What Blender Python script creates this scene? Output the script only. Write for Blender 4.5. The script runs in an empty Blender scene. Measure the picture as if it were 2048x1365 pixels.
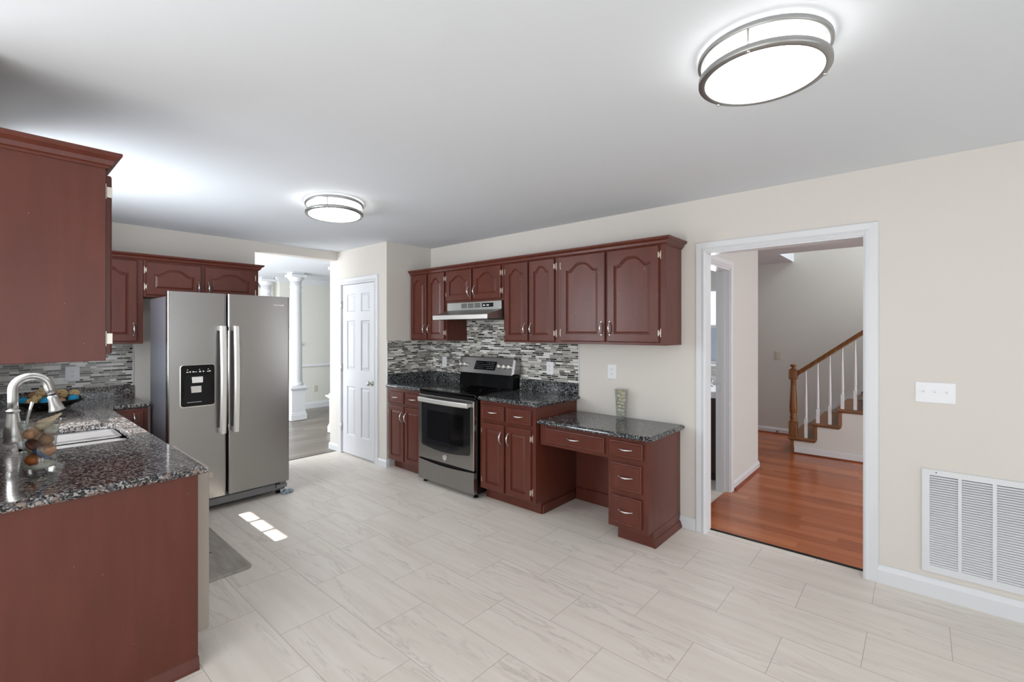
import bpy, bmesh, math, random
from mathutils import Vector, Matrix
random.seed(7)
SC = bpy.context.scene
COL = SC.collection
PI = math.pi

# ------------------------------------------------------------------ camera
cam_d = bpy.data.cameras.new('camera'); cam = bpy.data.objects.new('camera', cam_d); COL.objects.link(cam)
cam.location = (0, 0, 1.476)
YAW = math.atan((1840 - 1024) / 929.0)
cam.rotation_euler = (PI / 2, 0, YAW)
cam_d.sensor_width = 36; cam_d.lens = 929 / 2048 * 36
cam_d.shift_y = -20.5 / 2048
cam_d.clip_start = 0.02
SC.camera = cam

# ------------------------------------------------------------------ world, sun, daylight, added fill lamps, exposure
W = bpy.data.worlds.new('world'); SC.world = W; W.use_nodes = True
W.node_tree.nodes['Background'].inputs[0].default_value = (0.80, 0.90, 1.0, 1)
W.node_tree.nodes['Background'].inputs[1].default_value = 1.0
SC.view_settings.view_transform = 'Standard'; SC.view_settings.look = 'None'
SC.view_settings.gamma = 1; SC.view_settings.use_curve_mapping = False
SC.view_settings.exposure = -0.2

def sun_lamp():
    d = bpy.data.lights.new('sun', 'SUN'); d.energy = 14; d.angle = math.radians(0.6); d.color = (1, .96, .9)
    o = bpy.data.objects.new('sun', d); COL.objects.link(o)
    o.rotation_euler = Vector((0.0, 1.0, -1.24)).to_track_quat('-Z', 'Y').to_euler()
def area_lamp(name, loc, aim, sx, sy, power, col=(.90, .95, 1)):
    d = bpy.data.lights.new(name, 'AREA'); d.shape = 'RECTANGLE'; d.size = sx; d.size_y = sy; d.energy = power; d.color = col
    o = bpy.data.objects.new(name, d); COL.objects.link(o); o.location = loc
    o.rotation_euler = Vector(aim).to_track_quat('-Z', 'Y').to_euler()
sun_lamp()
area_lamp('daylight_rear', (-0.2, -2.66, 1.25), (0, 1, 0), 3.8, 1.8, 60)
area_lamp('ceiling_fill_rear', (-0.4, -2.60, .62), (0, 1, .8), 3.4, .5, 26)  # added fill lamp, aimed up to lift the dark ceiling corner
area_lamp('daylight_side', (3.72, 0.6, 1.35), (-1, 0, 0), 3.6, 1.6, 66)
area_lamp('daylight_sink', (-3.75, -0.34, 1.60), (0, 1, .05), .95, 1.2, 78)
area_lamp('ceiling_fill_sink', (-3.80, -.75, .75), (0, .75, 1), 1.4, .8, 40)  # added upward fill outside the sink window, brightens the ceiling above the cabinets
area_lamp('fill_bay', (-2.95, -1.35, 1.3), (1, 0, .35), 1.6, 1.5, 26)  # added fill in the invented return-wall window, for the ceiling near the camera
area_lamp('daylight_dining', (-7.0, 0.9, 1.3), (-.25, 1, 0), 2.6, 1.8, 140)
area_lamp('daylight_hall', (3.35, 5.0, 1.4), (-1, .12, 0), 1.8, 1.8, 120)
area_lamp('stairwell_fill', (1.0, 7.0, 4.2), (0, 0, -1), 1.8, .8, 75)  # added fill lamp to brighten the hall walls, no known skylight there
area_lamp('daylight_bath', (-1.75, 5.33, 1.5), (0, -1, 0), .7, .8, 10)

# ------------------------------------------------------------------ helpers
class MB:
    def __init__(s): s.v = []; s.f = []; s.sm = []
    def add(s, vs, fs, smooth=False):
        b = len(s.v); s.v += [tuple(p) for p in vs]
        for f in fs: s.f.append([b + i for i in f]); s.sm.append(smooth)
        return s
    def box(s, x0, x1, y0, y1, z0, z1, bev=0.0):
        x0, x1 = sorted((x0, x1)); y0, y1 = sorted((y0, y1)); z0, z1 = sorted((z0, z1))
        if bev <= 0:
            vs = [(x, y, z) for z in (z0, z1) for y in (y0, y1) for x in (x0, x1)]
            return s.add(vs, [(0, 2, 3, 1), (4, 5, 7, 6), (0, 1, 5, 4), (2, 6, 7, 3), (0, 4, 6, 2), (1, 3, 7, 5)])
        b = min(bev, (x1 - x0) * .45, (y1 - y0) * .45, (z1 - z0) * .45)
        vs = []; idx = {}
        for k, z in enumerate((z0, z1)):
            for j, y in enumerate((y0, y1)):
                for i, x in enumerate((x0, x1)):
                    sx, sy, sz = (1, -1)[i], (1, -1)[j], (1, -1)[k]
                    idx[(i, j, k, 'x')] = len(vs); vs.append((x, y + sy * b, z + sz * b))
                    idx[(i, j, k, 'y')] = len(vs); vs.append((x + sx * b, y, z + sz * b))
                    idx[(i, j, k, 'z')] = len(vs); vs.append((x + sx * b, y + sy * b, z))
        I = idx; fs = []
        for i in (0, 1): fs.append([I[(i, 0, 0, 'x')], I[(i, 1, 0, 'x')], I[(i, 1, 1, 'x')], I[(i, 0, 1, 'x')]])
        for j in (0, 1): fs.append([I[(0, j, 0, 'y')], I[(1, j, 0, 'y')], I[(1, j, 1, 'y')], I[(0, j, 1, 'y')]])
        for k in (0, 1): fs.append([I[(0, 0, k, 'z')], I[(1, 0, k, 'z')], I[(1, 1, k, 'z')], I[(0, 1, k, 'z')]])
        for j in (0, 1):
            for k in (0, 1): fs.append([I[(0, j, k, 'y')], I[(1, j, k, 'y')], I[(1, j, k, 'z')], I[(0, j, k, 'z')]])
        for i in (0, 1):
            for k in (0, 1): fs.append([I[(i, 0, k, 'x')], I[(i, 1, k, 'x')], I[(i, 1, k, 'z')], I[(i, 0, k, 'z')]])
            for j in (0, 1): fs.append([I[(i, j, 0, 'x')], I[(i, j, 1, 'x')], I[(i, j, 1, 'y')], I[(i, j, 0, 'y')]])
        for i in (0, 1):
            for j in (0, 1):
                for k in (0, 1): fs.append([I[(i, j, k, 'x')], I[(i, j, k, 'y')], I[(i, j, k, 'z')]])
        return s.add(vs, fs)
    def loops(s, L, cap0=True, cap1=True, smooth=False, closed=True):
        n = len(L[0]); vs = [p for l in L for p in l]; fs = []
        m = n if closed else n - 1
        for a in range(len(L) - 1):
            for i in range(m):
                j = (i + 1) % n
                fs.append((a * n + i, a * n + j, (a + 1) * n + j, (a + 1) * n + i))
        b = len(s.v); s.add(vs, fs, smooth)
        if cap0: s.f.append([b + i for i in range(n)][::-1]); s.sm.append(False)
        if cap1: s.f.append([b + (len(L) - 1) * n + i for i in range(n)]); s.sm.append(False)
        return s
    def lathe(s, prof, c=(0, 0, 0), axis=(0, 0, 1), n=24, smooth=True, sx=1, sy=1, caps=True, cusp=None):
        ax = Vector(axis).normalized(); t = Vector((1, 0, 0)) if abs(ax.x) < .9 else Vector((0, 1, 0))
        if ax.z > .99: U, V = Vector((1, 0, 0)), Vector((0, 1, 0))
        else: U = ax.cross(t).normalized(); V = ax.cross(U)
        c = Vector(c); L = []
        for r, h in prof:
            L.append([c + ax * h + U * (r * sx * math.cos(2 * PI * i / n)) + V * (r * sy * math.sin(2 * PI * i / n)) for i in range(n)])
        return s.loops(L, caps, caps, smooth)
    def cyl(s, p0, p1, r0, r1=None, n=16, smooth=True):
        r1 = r0 if r1 is None else r1; p0 = Vector(p0); p1 = Vector(p1)
        return s.lathe([(r0, 0), (r1, (p1 - p0).length)], p0, p1 - p0, n, smooth)
    def tube(s, pts, rad, n=12, flat=1.0, up=(0, 0, 1)):
        P = [Vector(p) for p in pts]; L = []
        if not hasattr(rad, '__len__'): rad = [rad] * len(P)
        prevU = None
        for i, p in enumerate(P):
            t = (P[min(i + 1, len(P) - 1)] - P[max(i - 1, 0)]).normalized()
            if prevU is None:
                u0 = Vector(up)
                if abs(u0.dot(t)) > .95: u0 = Vector((1, 0, 0))
            else: u0 = prevU
            U = (u0 - t * u0.dot(t)).normalized(); prevU = U; V = t.cross(U)
            L.append([p + U * (rad[i] * flat * math.cos(2 * PI * k / n)) + V * (rad[i] * math.sin(2 * PI * k / n)) for k in range(n)])
        return s.loops(L, True, True, True)
    def ball(s, c, rx, ry=None, rz=None, n=14, m=9, rot=None, jit=0, seed=0):
        ry = rx if ry is None else ry; rz = rx if rz is None else rz
        R = random.Random(seed); c = Vector(c); M = rot or Matrix.Identity(3); L = []
        for a in range(1, m):
            th = PI * a / m; row = []
            for k in range(n):
                ph = 2 * PI * k / n; q = 1 + R.uniform(-jit, jit)
                row.append(c + M @ Vector((rx * q * math.sin(th) * math.cos(ph), ry * q * math.sin(th) * math.sin(ph), rz * q * math.cos(th))))
            L.append(row)
        return s.loops(L, True, True, True)
    def prism(s, pts, fn, d0, d1):
        """pts 2-D outline, fn(a, b, depth) to 3-D"""
        return s.loops([[fn(a, b, d0) for a, b in pts], [fn(a, b, d1) for a, b in pts]])
    def sweep(s, path, prof, fn, closed_prof=True):
        """mitred sweep: path is a 2-D polyline, prof = [(out, up)], fn(a, b, up) to 3-D; 'out' is to the right of travel"""
        P = [Vector(p) for p in path]; L = []
        for i, p in enumerate(P):
            d0 = (P[i] - P[i - 1]).normalized() if i > 0 else None
            d1 = (P[i + 1] - P[i]).normalized() if i < len(P) - 1 else None
            if d0 is None: d0 = d1
            if d1 is None: d1 = d0
            n0 = Vector((d0.y, -d0.x)); n1 = Vector((d1.y, -d1.x)); m = (n0 + n1); m = m / max(m.dot(n0), 1e-6)
            L.append([fn(p.x + m.x * o, p.y + m.y * o, h) for o, h in prof])
        return s.loops(L, True, True, False)

def build(name, mb, mat, root=None, parent=None, origin=(0, 0, 0), fix=True):
    me = bpy.data.meshes.new(name)
    o0 = Vector(origin)
    me.from_pydata([tuple(Vector(p) - o0) for p in mb.v], [], mb.f)
    me.polygons.foreach_set('use_smooth', mb.sm)
    if fix:
        bm = bmesh.new(); bm.from_mesh(me); bmesh.ops.recalc_face_normals(bm, faces=bm.faces); bm.to_mesh(me); bm.free()
    me.materials.append(mat)
    ob = bpy.data.objects.new(name, me); COL.objects.link(ob)
    if parent is not None: ob.parent = parent
    else: ob.location = o0
    return ob

class Thing:
    def __init__(s, name, label, cat, loc, group=None):
        s.o = bpy.data.objects.new(name, None); COL.objects.link(s.o); s.o.location = loc; s.loc = loc
        s.o.empty_display_size = .05
        s.o['label'] = label; s.o['category'] = cat
        if group: s.o['group'] = group
    def part(s, name, mb, mat, parent=None, label=None, kind=None):
        ob = build(name, mb, mat, parent=parent or s.o, origin=s.loc)
        if label: ob['label'] = label
        if kind: ob['kind'] = kind
        return ob
def single(name, mb, mat, label, cat, origin=(0, 0, 0), group=None):
    o = build(name, mb, mat, origin=origin); o['label'] = label; o['category'] = cat
    if group: o['group'] = group
    return o
def struct(name, mb, mat, parent=None, label=None):
    o = build(name, mb, mat, parent=parent)
    if parent is None: o['kind'] = 'structure'
    if label: o['label'] = label
    return o

# ------------------------------------------------------------------ materials
def srgb(r, g, b):
    f = lambda c: (c / 255 / 12.92) if c / 255 <= .04045 else ((c / 255 + .055) / 1.055) ** 2.4
    return (f(r), f(g), f(b), 1)
def new_mat(name):
    m = bpy.data.materials.new(name); m.use_nodes = True
    return m, m.node_tree.nodes, m.node_tree.links, m.node_tree.nodes['Principled BSDF']
def simple(name, col, rough=.5, metal=0, coat=0, bump=0, bscale=200, var=0, vscale=3, emit=0, spec=None):
    m, N, K, B = new_mat(name)
    B.inputs['Base Color'].default_value = col; B.inputs['Roughness'].default_value = rough; B.inputs['Metallic'].default_value = metal
    if coat: B.inputs['Coat Weight'].default_value = coat; B.inputs['Coat Roughness'].default_value = .12
    if spec is not None: B.inputs['Specular IOR Level'].default_value = spec
    tc = N.new('ShaderNodeTexCoord')
    if var:
        no = N.new('ShaderNodeTexNoise'); no.inputs['Scale'].default_value = vscale; no.inputs['Detail'].default_value = 4
        K.new(tc.outputs['Object'], no.inputs['Vector'])
        mx = N.new('ShaderNodeMix'); mx.data_type = 'RGBA'
        mx.inputs[6].default_value = tuple(c * (1 - var) for c in col[:3]) + (1,); mx.inputs[7].default_value = tuple(min(1, c * (1 + var)) for c in col[:3]) + (1,)
        K.new(no.outputs['Fac'], mx.inputs[0]); K.new(mx.outputs[2], B.inputs['Base Color'])
    if bump:
        no = N.new('ShaderNodeTexNoise'); no.inputs['Scale'].default_value = bscale; no.inputs['Detail'].default_value = 3
        K.new(tc.outputs['Object'], no.inputs['Vector'])
        bp = N.new('ShaderNodeBump'); bp.inputs['Strength'].default_value = bump; bp.inputs['Distance'].default_value = .002
        K.new(no.outputs['Fac'], bp.inputs['Height']); K.new(bp.outputs[0], B.inputs['Normal'])
    if emit:
        B.inputs['Emission Color'].default_value = col; B.inputs['Emission Strength'].default_value = emit
    return m
def math_node(N, K, op, a, b=None, c=None):
    n = N.new('ShaderNodeMath'); n.operation = op
    for i, x in enumerate((a, b, c)):
        if x is None: continue
        if isinstance(x, (int, float)): n.inputs[i].default_value = x
        else: K.new(x, n.inputs[i])
    return n.outputs[0]
def ramp(N, K, fac, stops, mode='LINEAR'):
    r = N.new('ShaderNodeValToRGB'); r.color_ramp.interpolation = mode
    e = r.color_ramp.elements
    while len(e) > 1: e.remove(e[-1])
    e[0].position = stops[0][0]; e[0].color = stops[0][1]
    for p, c in stops[1:]:
        x = e.new(p); x.color = c
    K.new(fac, r.inputs[0]); return r.outputs[0]

M_wall = simple('wall_paint', srgb(217, 211, 203), .65, bump=.04, bscale=300)
M_hallwall = simple('hall_wall_paint', srgb(214, 213, 208), .6, bump=.04, bscale=300)
M_ceil = simple('ceiling_paint', srgb(221, 225, 230), .8, bump=.05, bscale=250)
M_trim = simple('white_trim_paint', srgb(220, 221, 223), .34, var=.02)
M_door = simple('white_door_paint', srgb(222, 223, 227), .38, var=.02)
M_plate = simple('white_plastic', srgb(232, 232, 234), .3)
M_almond = simple('almond_plastic', srgb(205, 200, 185), .35)
M_slot = simple('dark_slot', srgb(40, 40, 42), .6)
M_nickel = simple('brushed_nickel', srgb(200, 198, 194), .32, metal=1, bump=.05, bscale=400)
M_ring = simple('fixture_ring_metal', srgb(172, 172, 170), .38, metal=1)
M_chrome = simple('satin_chrome', srgb(225, 224, 222), .2, metal=1)
M_hinge = simple('hinge_metal', srgb(226, 220, 208), .35, metal=.6)
M_black = simple('black_plastic', srgb(8, 8, 9), .35, spec=.25)
M_blackgloss = simple('black_glass', srgb(6, 6, 7), .07, spec=.35)
M_oven_glass = simple('oven_window_glass', srgb(20, 20, 21), .08, coat=.4)
M_enamel = simple('black_enamel', srgb(14, 14, 15), .3)
M_ink = simple('printed_marks', srgb(205, 208, 212), .5)
M_sinksteel = simple('sink_steel', srgb(225, 226, 228), .42, metal=1, bump=.05, bscale=300)
M_lens = simple('lamp_diffuser', (1, .985, .96, 1), .4, emit=7.5)
M_kick = simple('grey_grille_plastic', srgb(128, 128, 130), .45)
M_rag = simple('blue_grey_pad', srgb(150, 165, 178), .9, var=.25, vscale=60, bump=.5, bscale=150)
M_dw = simple('dishwasher_white_metal', srgb(178, 167, 156), .4, var=.02)
M_oak = None

def cabinet_paint():
    m, N, K, B = new_mat('cabinet_paint')
    tc = N.new('ShaderNodeTexCoord'); mp = N.new('ShaderNodeMapping'); mp.inputs['Scale'].default_value = (6, 6, 1.1)
    K.new(tc.outputs['Object'], mp.inputs['Vector'])
    no = N.new('ShaderNodeTexNoise'); no.inputs['Scale'].default_value = 3; no.inputs['Detail'].default_value = 6; K.new(mp.outputs[0], no.inputs['Vector'])
    c = ramp(N, K, no.outputs['Fac'], [(.3, srgb(88, 42, 31)), (.7, srgb(98, 48, 36))])
    # small chips in the paint
    v = N.new('ShaderNodeTexNoise'); v.inputs['Scale'].default_value = 95; v.inputs['Detail'].default_value = 1; K.new(tc.outputs['Object'], v.inputs['Vector'])
    chip = math_node(N, K, 'GREATER_THAN', v.outputs['Fac'], .815)
    mx = N.new('ShaderNodeMix'); mx.data_type = 'RGBA'; K.new(chip, mx.inputs[0]); K.new(c, mx.inputs[6]); mx.inputs[7].default_value = srgb(190, 165, 150)
    K.new(mx.outputs[2], B.inputs['Base Color'])
    B.inputs['Roughness'].default_value = .34; B.inputs['Specular IOR Level'].default_value = .42
    mp2 = N.new('ShaderNodeMapping'); mp2.inputs['Scale'].default_value = (160, 160, 9); K.new(tc.outputs['Object'], mp2.inputs['Vector'])
    n2 = N.new('ShaderNodeTexNoise'); n2.inputs['Scale'].default_value = 1; n2.inputs['Detail'].default_value = 3; K.new(mp2.outputs[0], n2.inputs['Vector'])
    bp = N.new('ShaderNodeBump'); bp.inputs['Strength'].default_value = .12; bp.inputs['Distance'].default_value = .001
    K.new(n2.outputs['Fac'], bp.inputs['Height']); K.new(bp.outputs[0], B.inputs['Normal'])
    return m
M_cab = cabinet_paint()

def granite(name, dark, mid, light, warm, warm_amt):
    m, N, K, B = new_mat(name)
    tc = N.new('ShaderNodeTexCoord')
    v = N.new('ShaderNodeTexVoronoi'); v.inputs['Scale'].default_value = 135; v.inputs['Randomness'].default_value = 1
    nz = N.new('ShaderNodeTexNoise'); nz.inputs['Scale'].default_value = 26; nz.inputs['Detail'].default_value = 5
    wob = N.new('ShaderNodeVectorMath'); wob.operation = 'MULTIPLY_ADD'
    K.new(tc.outputs['Object'], nz.inputs['Vector']); K.new(nz.outputs['Color'], wob.inputs[0]); wob.inputs[1].default_value = (.03, .03, .03); K.new(tc.outputs['Object'], wob.inputs[2])
    K.new(wob.outputs[0], v.inputs['Vector'])
    sep = N.new('ShaderNodeSeparateColor'); K.new(v.outputs['Color'], sep.inputs[0])
    base = ramp(N, K, sep.outputs[0], [(0, dark), (.40, dark), (.46, mid), (.70, mid), (.78, light), (1, light)])
    n3 = N.new('ShaderNodeTexNoise'); n3.inputs['Scale'].default_value = 38; n3.inputs['Detail'].default_value = 3; K.new(tc.outputs['Object'], n3.inputs['Vector'])
    wm = ramp(N, K, n3.outputs['Fac'], [(.56 - warm_amt * .12, (0, 0, 0, 1)), (.64 - warm_amt * .12, (1, 1, 1, 1))])
    wf = math_node(N, K, 'MULTIPLY', wm, .75)
    mx = N.new('ShaderNodeMix'); mx.data_type = 'RGBA'; K.new(wf, mx.inputs[0]); K.new(base, mx.inputs[6])
    wc = ramp(N, K, sep.outputs[1], [(0, dark), (.35, warm), (1, tuple(min(1, c * 1.5) for c in warm[:3]) + (1,))]); K.new(wc, mx.inputs[7])
    n4 = N.new('ShaderNodeTexNoise'); n4.inputs['Scale'].default_value = 260; n4.inputs['Detail'].default_value = 1; K.new(tc.outputs['Object'], n4.inputs['Vector'])
    fl = math_node(N, K, 'GREATER_THAN', n4.outputs['Fac'], .70)
    m2 = N.new('ShaderNodeMix'); m2.data_type = 'RGBA'; K.new(fl, m2.inputs[0]); K.new(mx.outputs[2], m2.inputs[6]); m2.inputs[7].default_value = light
    K.new(m2.outputs[2], B.inputs['Base Color']); B.inputs['Roughness'].default_value = .09
    return m
M_granL = granite('brown_flecked_granite', srgb(24, 23, 25), srgb(80, 79, 81), srgb(158, 154, 151), srgb(126, 110, 100), .2)
M_granR = granite('black_flecked_granite', srgb(16, 17, 19), srgb(70, 73, 75), srgb(140, 142, 142), srgb(50, 50, 48), .1)

def mosaic():
    m, N, K, B = new_mat('strip_mosaic_tile')
    g = N.new('ShaderNodeNewGeometry'); sp = N.new('ShaderNodeSeparateXYZ'); K.new(g.outputs['Position'], sp.inputs[0])
    h = .0172
    s = math_node(N, K, 'ADD', sp.outputs[0], sp.outputs[1])
    zr = math_node(N, K, 'DIVIDE', sp.outputs[2], h)
    row = math_node(N, K, 'FLOOR', zr); zf = math_node(N, K, 'FRACT', zr)
    def rnd(a, b, sc):
        cx = N.new('ShaderNodeCombineXYZ'); K.new(a, cx.inputs[0])
        if isinstance(b, (int, float)): cx.inputs[1].default_value = b
        else: K.new(b, cx.inputs[1])
        cx.inputs[2].default_value = sc
        w = N.new('ShaderNodeTexWhiteNoise'); w.noise_dimensions = '3D'; K.new(cx.outputs[0], w.inputs['Vector']); return w.outputs['Value']
    off = rnd(row, 0.0, 1.7)
    wl = math_node(N, K, 'MULTIPLY_ADD', rnd(row, 3.0, 5.1), .05, .115)
    xr = math_node(N, K, 'ADD', math_node(N, K, 'DIVIDE', s, wl), math_node(N, K, 'MULTIPLY', off, 7.0))
    cell = math_node(N, K, 'FLOOR', xr); xf = math_node(N, K, 'FRACT', xr)
    cut = math_node(N, K, 'MULTIPLY_ADD', rnd(cell, row, 9.3), .5, .25)
    side = math_node(N, K, 'GREATER_THAN', xf, cut)
    cid = math_node(N, K, 'ADD', cell, math_node(N, K, 'MULTIPLY', side, .37))
    cr = rnd(cid, row, 2.9)
    c = ramp(N, K, cr, [(0, srgb(62, 60, 58)), (.20, srgb(112, 109, 104)), (.38, srgb(146, 141, 134)), (.54, srgb(172, 167, 158)),
                        (.67, srgb(204, 201, 194)), (.82, srgb(230, 229, 224)), (.95, srgb(30, 29, 29))], 'CONSTANT')
    gz = math_node(N, K, 'MINIMUM', zf, math_node(N, K, 'SUBTRACT', 1.0, zf))
    gzr = math_node(N, K, 'LESS_THAN', gz, .105)
    gx1 = math_node(N, K, 'MINIMUM', xf, math_node(N, K, 'SUBTRACT', 1.0, xf))
    gx2 = math_node(N, K, 'ABSOLUTE', math_node(N, K, 'SUBTRACT', xf, cut))
    gx = math_node(N, K, 'LESS_THAN', math_node(N, K, 'MINIMUM', gx1, gx2), .012)
    gr = math_node(N, K, 'MAXIMUM', gzr, gx)
    mx = N.new('ShaderNodeMix'); mx.data_type = 'RGBA'; K.new(gr, mx.inputs[0]); K.new(c, mx.inputs[6]); mx.inputs[7].default_value = srgb(208, 205, 197)
    K.new(mx.outputs[2], B.inputs['Base Color'])
    K.new(math_node(N, K, 'MULTIPLY_ADD', gr, .5, .16), B.inputs['Roughness'])
    bp = N.new('ShaderNodeBump'); bp.inputs['Strength'].default_value = .4; bp.inputs['Distance'].default_value = .001; bp.invert = True
    K.new(gr, bp.inputs['Height']); K.new(bp.outputs[0], B.inputs['Normal'])
    return m
M_mosaic = mosaic()

def floor_tile():
    m, N, K, B = new_mat('stone_look_floor_tile')
    g = N.new('ShaderNodeNewGeometry'); sp = N.new('ShaderNodeSeparateXYZ'); K.new(g.outputs['Position'], sp.inputs[0])
    H, L = .3175, .61
    yr = math_node(N, K, 'DIVIDE', math_node(N, K, 'ADD', sp.outputs[1], -.95 + H * 20), H)
    row = math_node(N, K, 'FLOOR', yr); yf = math_node(N, K, 'FRACT', yr)
    odd = math_node(N, K, 'MODULO', row, 2.0)
    xr = math_node(N, K, 'DIVIDE', math_node(N, K, 'ADD', math_node(N, K, 'ADD', sp.outputs[0], 2.33 + L * 20), math_node(N, K, 'MULTIPLY', odd, L / 2)), L)
    cell = math_node(N, K, 'FLOOR', xr); xf = math_node(N, K, 'FRACT', xr)
    cx = N.new('ShaderNodeCombineXYZ'); K.new(cell, cx.inputs[0]); K.new(row, cx.inputs[1])
    w = N.new('ShaderNodeTexWhiteNoise'); K.new(cx.outputs[0], w.inputs['Vector'])
    gy = math_node(N, K, 'MULTIPLY', math_node(N, K, 'MINIMUM', yf, math_node(N, K, 'SUBTRACT', 1.0, yf)), H)
    gx = math_node(N, K, 'MULTIPLY', math_node(N, K, 'MINIMUM', xf, math_node(N, K, 'SUBTRACT', 1.0, xf)), L)
    gr = math_node(N, K, 'LESS_THAN', math_node(N, K, 'MINIMUM', gy, gx), .0013)
    # veins differ per tile: shift the coordinates by the tile's random colour
    sh = N.new('ShaderNodeVectorMath'); sh.operation = 'MULTIPLY_ADD'; K.new(w.outputs['Color'], sh.inputs[0]); sh.inputs[1].default_value = (7, 7, 7)
    mp = N.new('ShaderNodeMapping'); mp.inputs['Scale'].default_value = (.7, 6.5, 1); mp.inputs['Rotation'].default_value = (0, 0, .12)
    K.new(g.outputs['Position'], mp.inputs['Vector']); K.new(mp.outputs[0], sh.inputs[2])
    n1 = N.new('ShaderNodeTexNoise'); n1.inputs['Scale'].default_value = 1.5; n1.inputs['Detail'].default_value = 7; n1.inputs['Roughness'].default_value = .6; n1.inputs['Distortion'].default_value = .8
    K.new(sh.outputs[0], n1.inputs['Vector'])
    vein = ramp(N, K, math_node(N, K, 'ABSOLUTE', math_node(N, K, 'SUBTRACT', n1.outputs['Fac'], .52)), [(0, (1, 1, 1, 1)), (.006, (.55, .55, .55, 1)), (.03, (0, 0, 0, 1))])
    n2 = N.new('ShaderNodeTexNoise'); n2.inputs['Scale'].default_value = 2.2; n2.inputs['Detail'].default_value = 6; K.new(sh.outputs[0], n2.inputs['Vector'])
    base = ramp(N, K, n2.outputs['Fac'], [(.3, srgb(229, 219, 208)), (.5, srgb(236, 227, 216)), (.7, srgb(240, 232, 222))])
    n5 = N.new('ShaderNodeTexNoise'); n5.inputs['Scale'].default_value = 1.1; K.new(sh.outputs[0], n5.inputs['Vector'])
    vf = math_node(N, K, 'MULTIPLY', vein, math_node(N, K, 'MULTIPLY', ramp(N, K, n5.outputs['Fac'], [(.42, (0, 0, 0, 1)), (.62, (1, 1, 1, 1))]), .42))
    m1 = N.new('ShaderNodeMix'); m1.data_type = 'RGBA'; K.new(vf, m1.inputs[0]); K.new(base, m1.inputs[6]); m1.inputs[7].default_value = srgb(160, 150, 140)
    m2 = N.new('ShaderNodeMix'); m2.data_type = 'RGBA'; K.new(math_node(N, K, 'MULTIPLY', gr, .75), m2.inputs[0]); K.new(m1.outputs[2], m2.inputs[6]); m2.inputs[7].default_value = srgb(158, 148, 138)
    K.new(m2.outputs[2], B.inputs['Base Color']); B.inputs['Roughness'].default_value = .38
    return m
M_floor = floor_tile()

def planks(name, c0, c1, c2, pw, pl, rough, along='x', gap=.4):
    m, N, K, B = new_mat(name)
    g = N.new('ShaderNodeNewGeometry'); sp = N.new('ShaderNodeSeparateXYZ'); K.new(g.outputs['Position'], sp.inputs[0])
    a, b = (sp.outputs[0], sp.outputs[1]) if along == 'x' else (sp.outputs[1], sp.outputs[0])
    yr = math_node(N, K, 'DIVIDE', math_node(N, K, 'ADD', b, 30.0), pw); row = math_node(N, K, 'FLOOR', yr); yf = math_node(N, K, 'FRACT', yr)
    wr = N.new('ShaderNodeTexWhiteNoise'); wr.noise_dimensions = '1D'; K.new(row, wr.inputs['W'])
    xr = math_node(N, K, 'ADD', math_node(N, K, 'DIVIDE', math_node(N, K, 'ADD', a, 30.0), pl), math_node(N, K, 'MULTIPLY', wr.outputs['Value'], 5.0))
    cell = math_node(N, K, 'FLOOR', xr); xf = math_node(N, K, 'FRACT', xr)
    cx = N.new('ShaderNodeCombineXYZ'); K.new(cell, cx.inputs[0]); K.new(row, cx.inputs[1])
    w = N.new('ShaderNodeTexWhiteNoise'); K.new(cx.outputs[0], w.inputs['Vector'])
    gy = math_node(N, K, 'MULTIPLY', math_node(N, K, 'MINIMUM', yf, math_node(N, K, 'SUBTRACT', 1.0, yf)), pw)
    gx = math_node(N, K, 'MULTIPLY', math_node(N, K, 'MINIMUM', xf, math_node(N, K, 'SUBTRACT', 1.0, xf)), pl)
    gr = math_node(N, K, 'LESS_THAN', math_node(N, K, 'MINIMUM', gy, gx), .001)
    sh = N.new('ShaderNodeVectorMath'); sh.operation = 'MULTIPLY_ADD'; K.new(w.outputs['Color'], sh.inputs[0]); sh.inputs[1].default_value = (9, 9, 9)
    mp = N.new('ShaderNodeMapping'); mp.inputs['Scale'].default_value = (1.5, 22, 1) if along == 'x' else (22, 1.5, 1)
    K.new(g.outputs['Position'], mp.inputs['Vector']); K.new(mp.outputs[0], sh.inputs[2])
    n1 = N.new('ShaderNodeTexNoise'); n1.inputs['Scale'].default_value = 1.6; n1.inputs['Detail'].default_value = 6; n1.inputs['Distortion'].default_value = .5; K.new(sh.outputs[0], n1.inputs['Vector'])
    f = math_node(N, K, 'ADD', math_node(N, K, 'MULTIPLY', n1.outputs['Fac'], .6), math_node(N, K, 'MULTIPLY', w.outputs['Value'], .4))
    c = ramp(N, K, f, [(.25, c0), (.5, c1), (.75, c2)])
    mx = N.new('ShaderNodeMix'); mx.data_type = 'RGBA'; K.new(math_node(N, K, 'MULTIPLY', gr, gap), mx.inputs[0]); K.new(c, mx.inputs[6]); mx.inputs[7].default_value = (.02, .01, .005, 1)
    K.new(mx.outputs[2], B.inputs['Base Color']); B.inputs['Roughness'].default_value = rough
    return m
M_hallfloor = planks('cherry_laminate', srgb(150, 78, 40), srgb(176, 96, 54), srgb(192, 114, 70), .095, .9, .22, gap=.25)
M_dinfloor = planks('grey_brown_wood_floor', srgb(102, 92, 84), srgb(122, 112, 103), srgb(142, 132, 122), .12, 1.1, .3, 'y')

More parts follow.
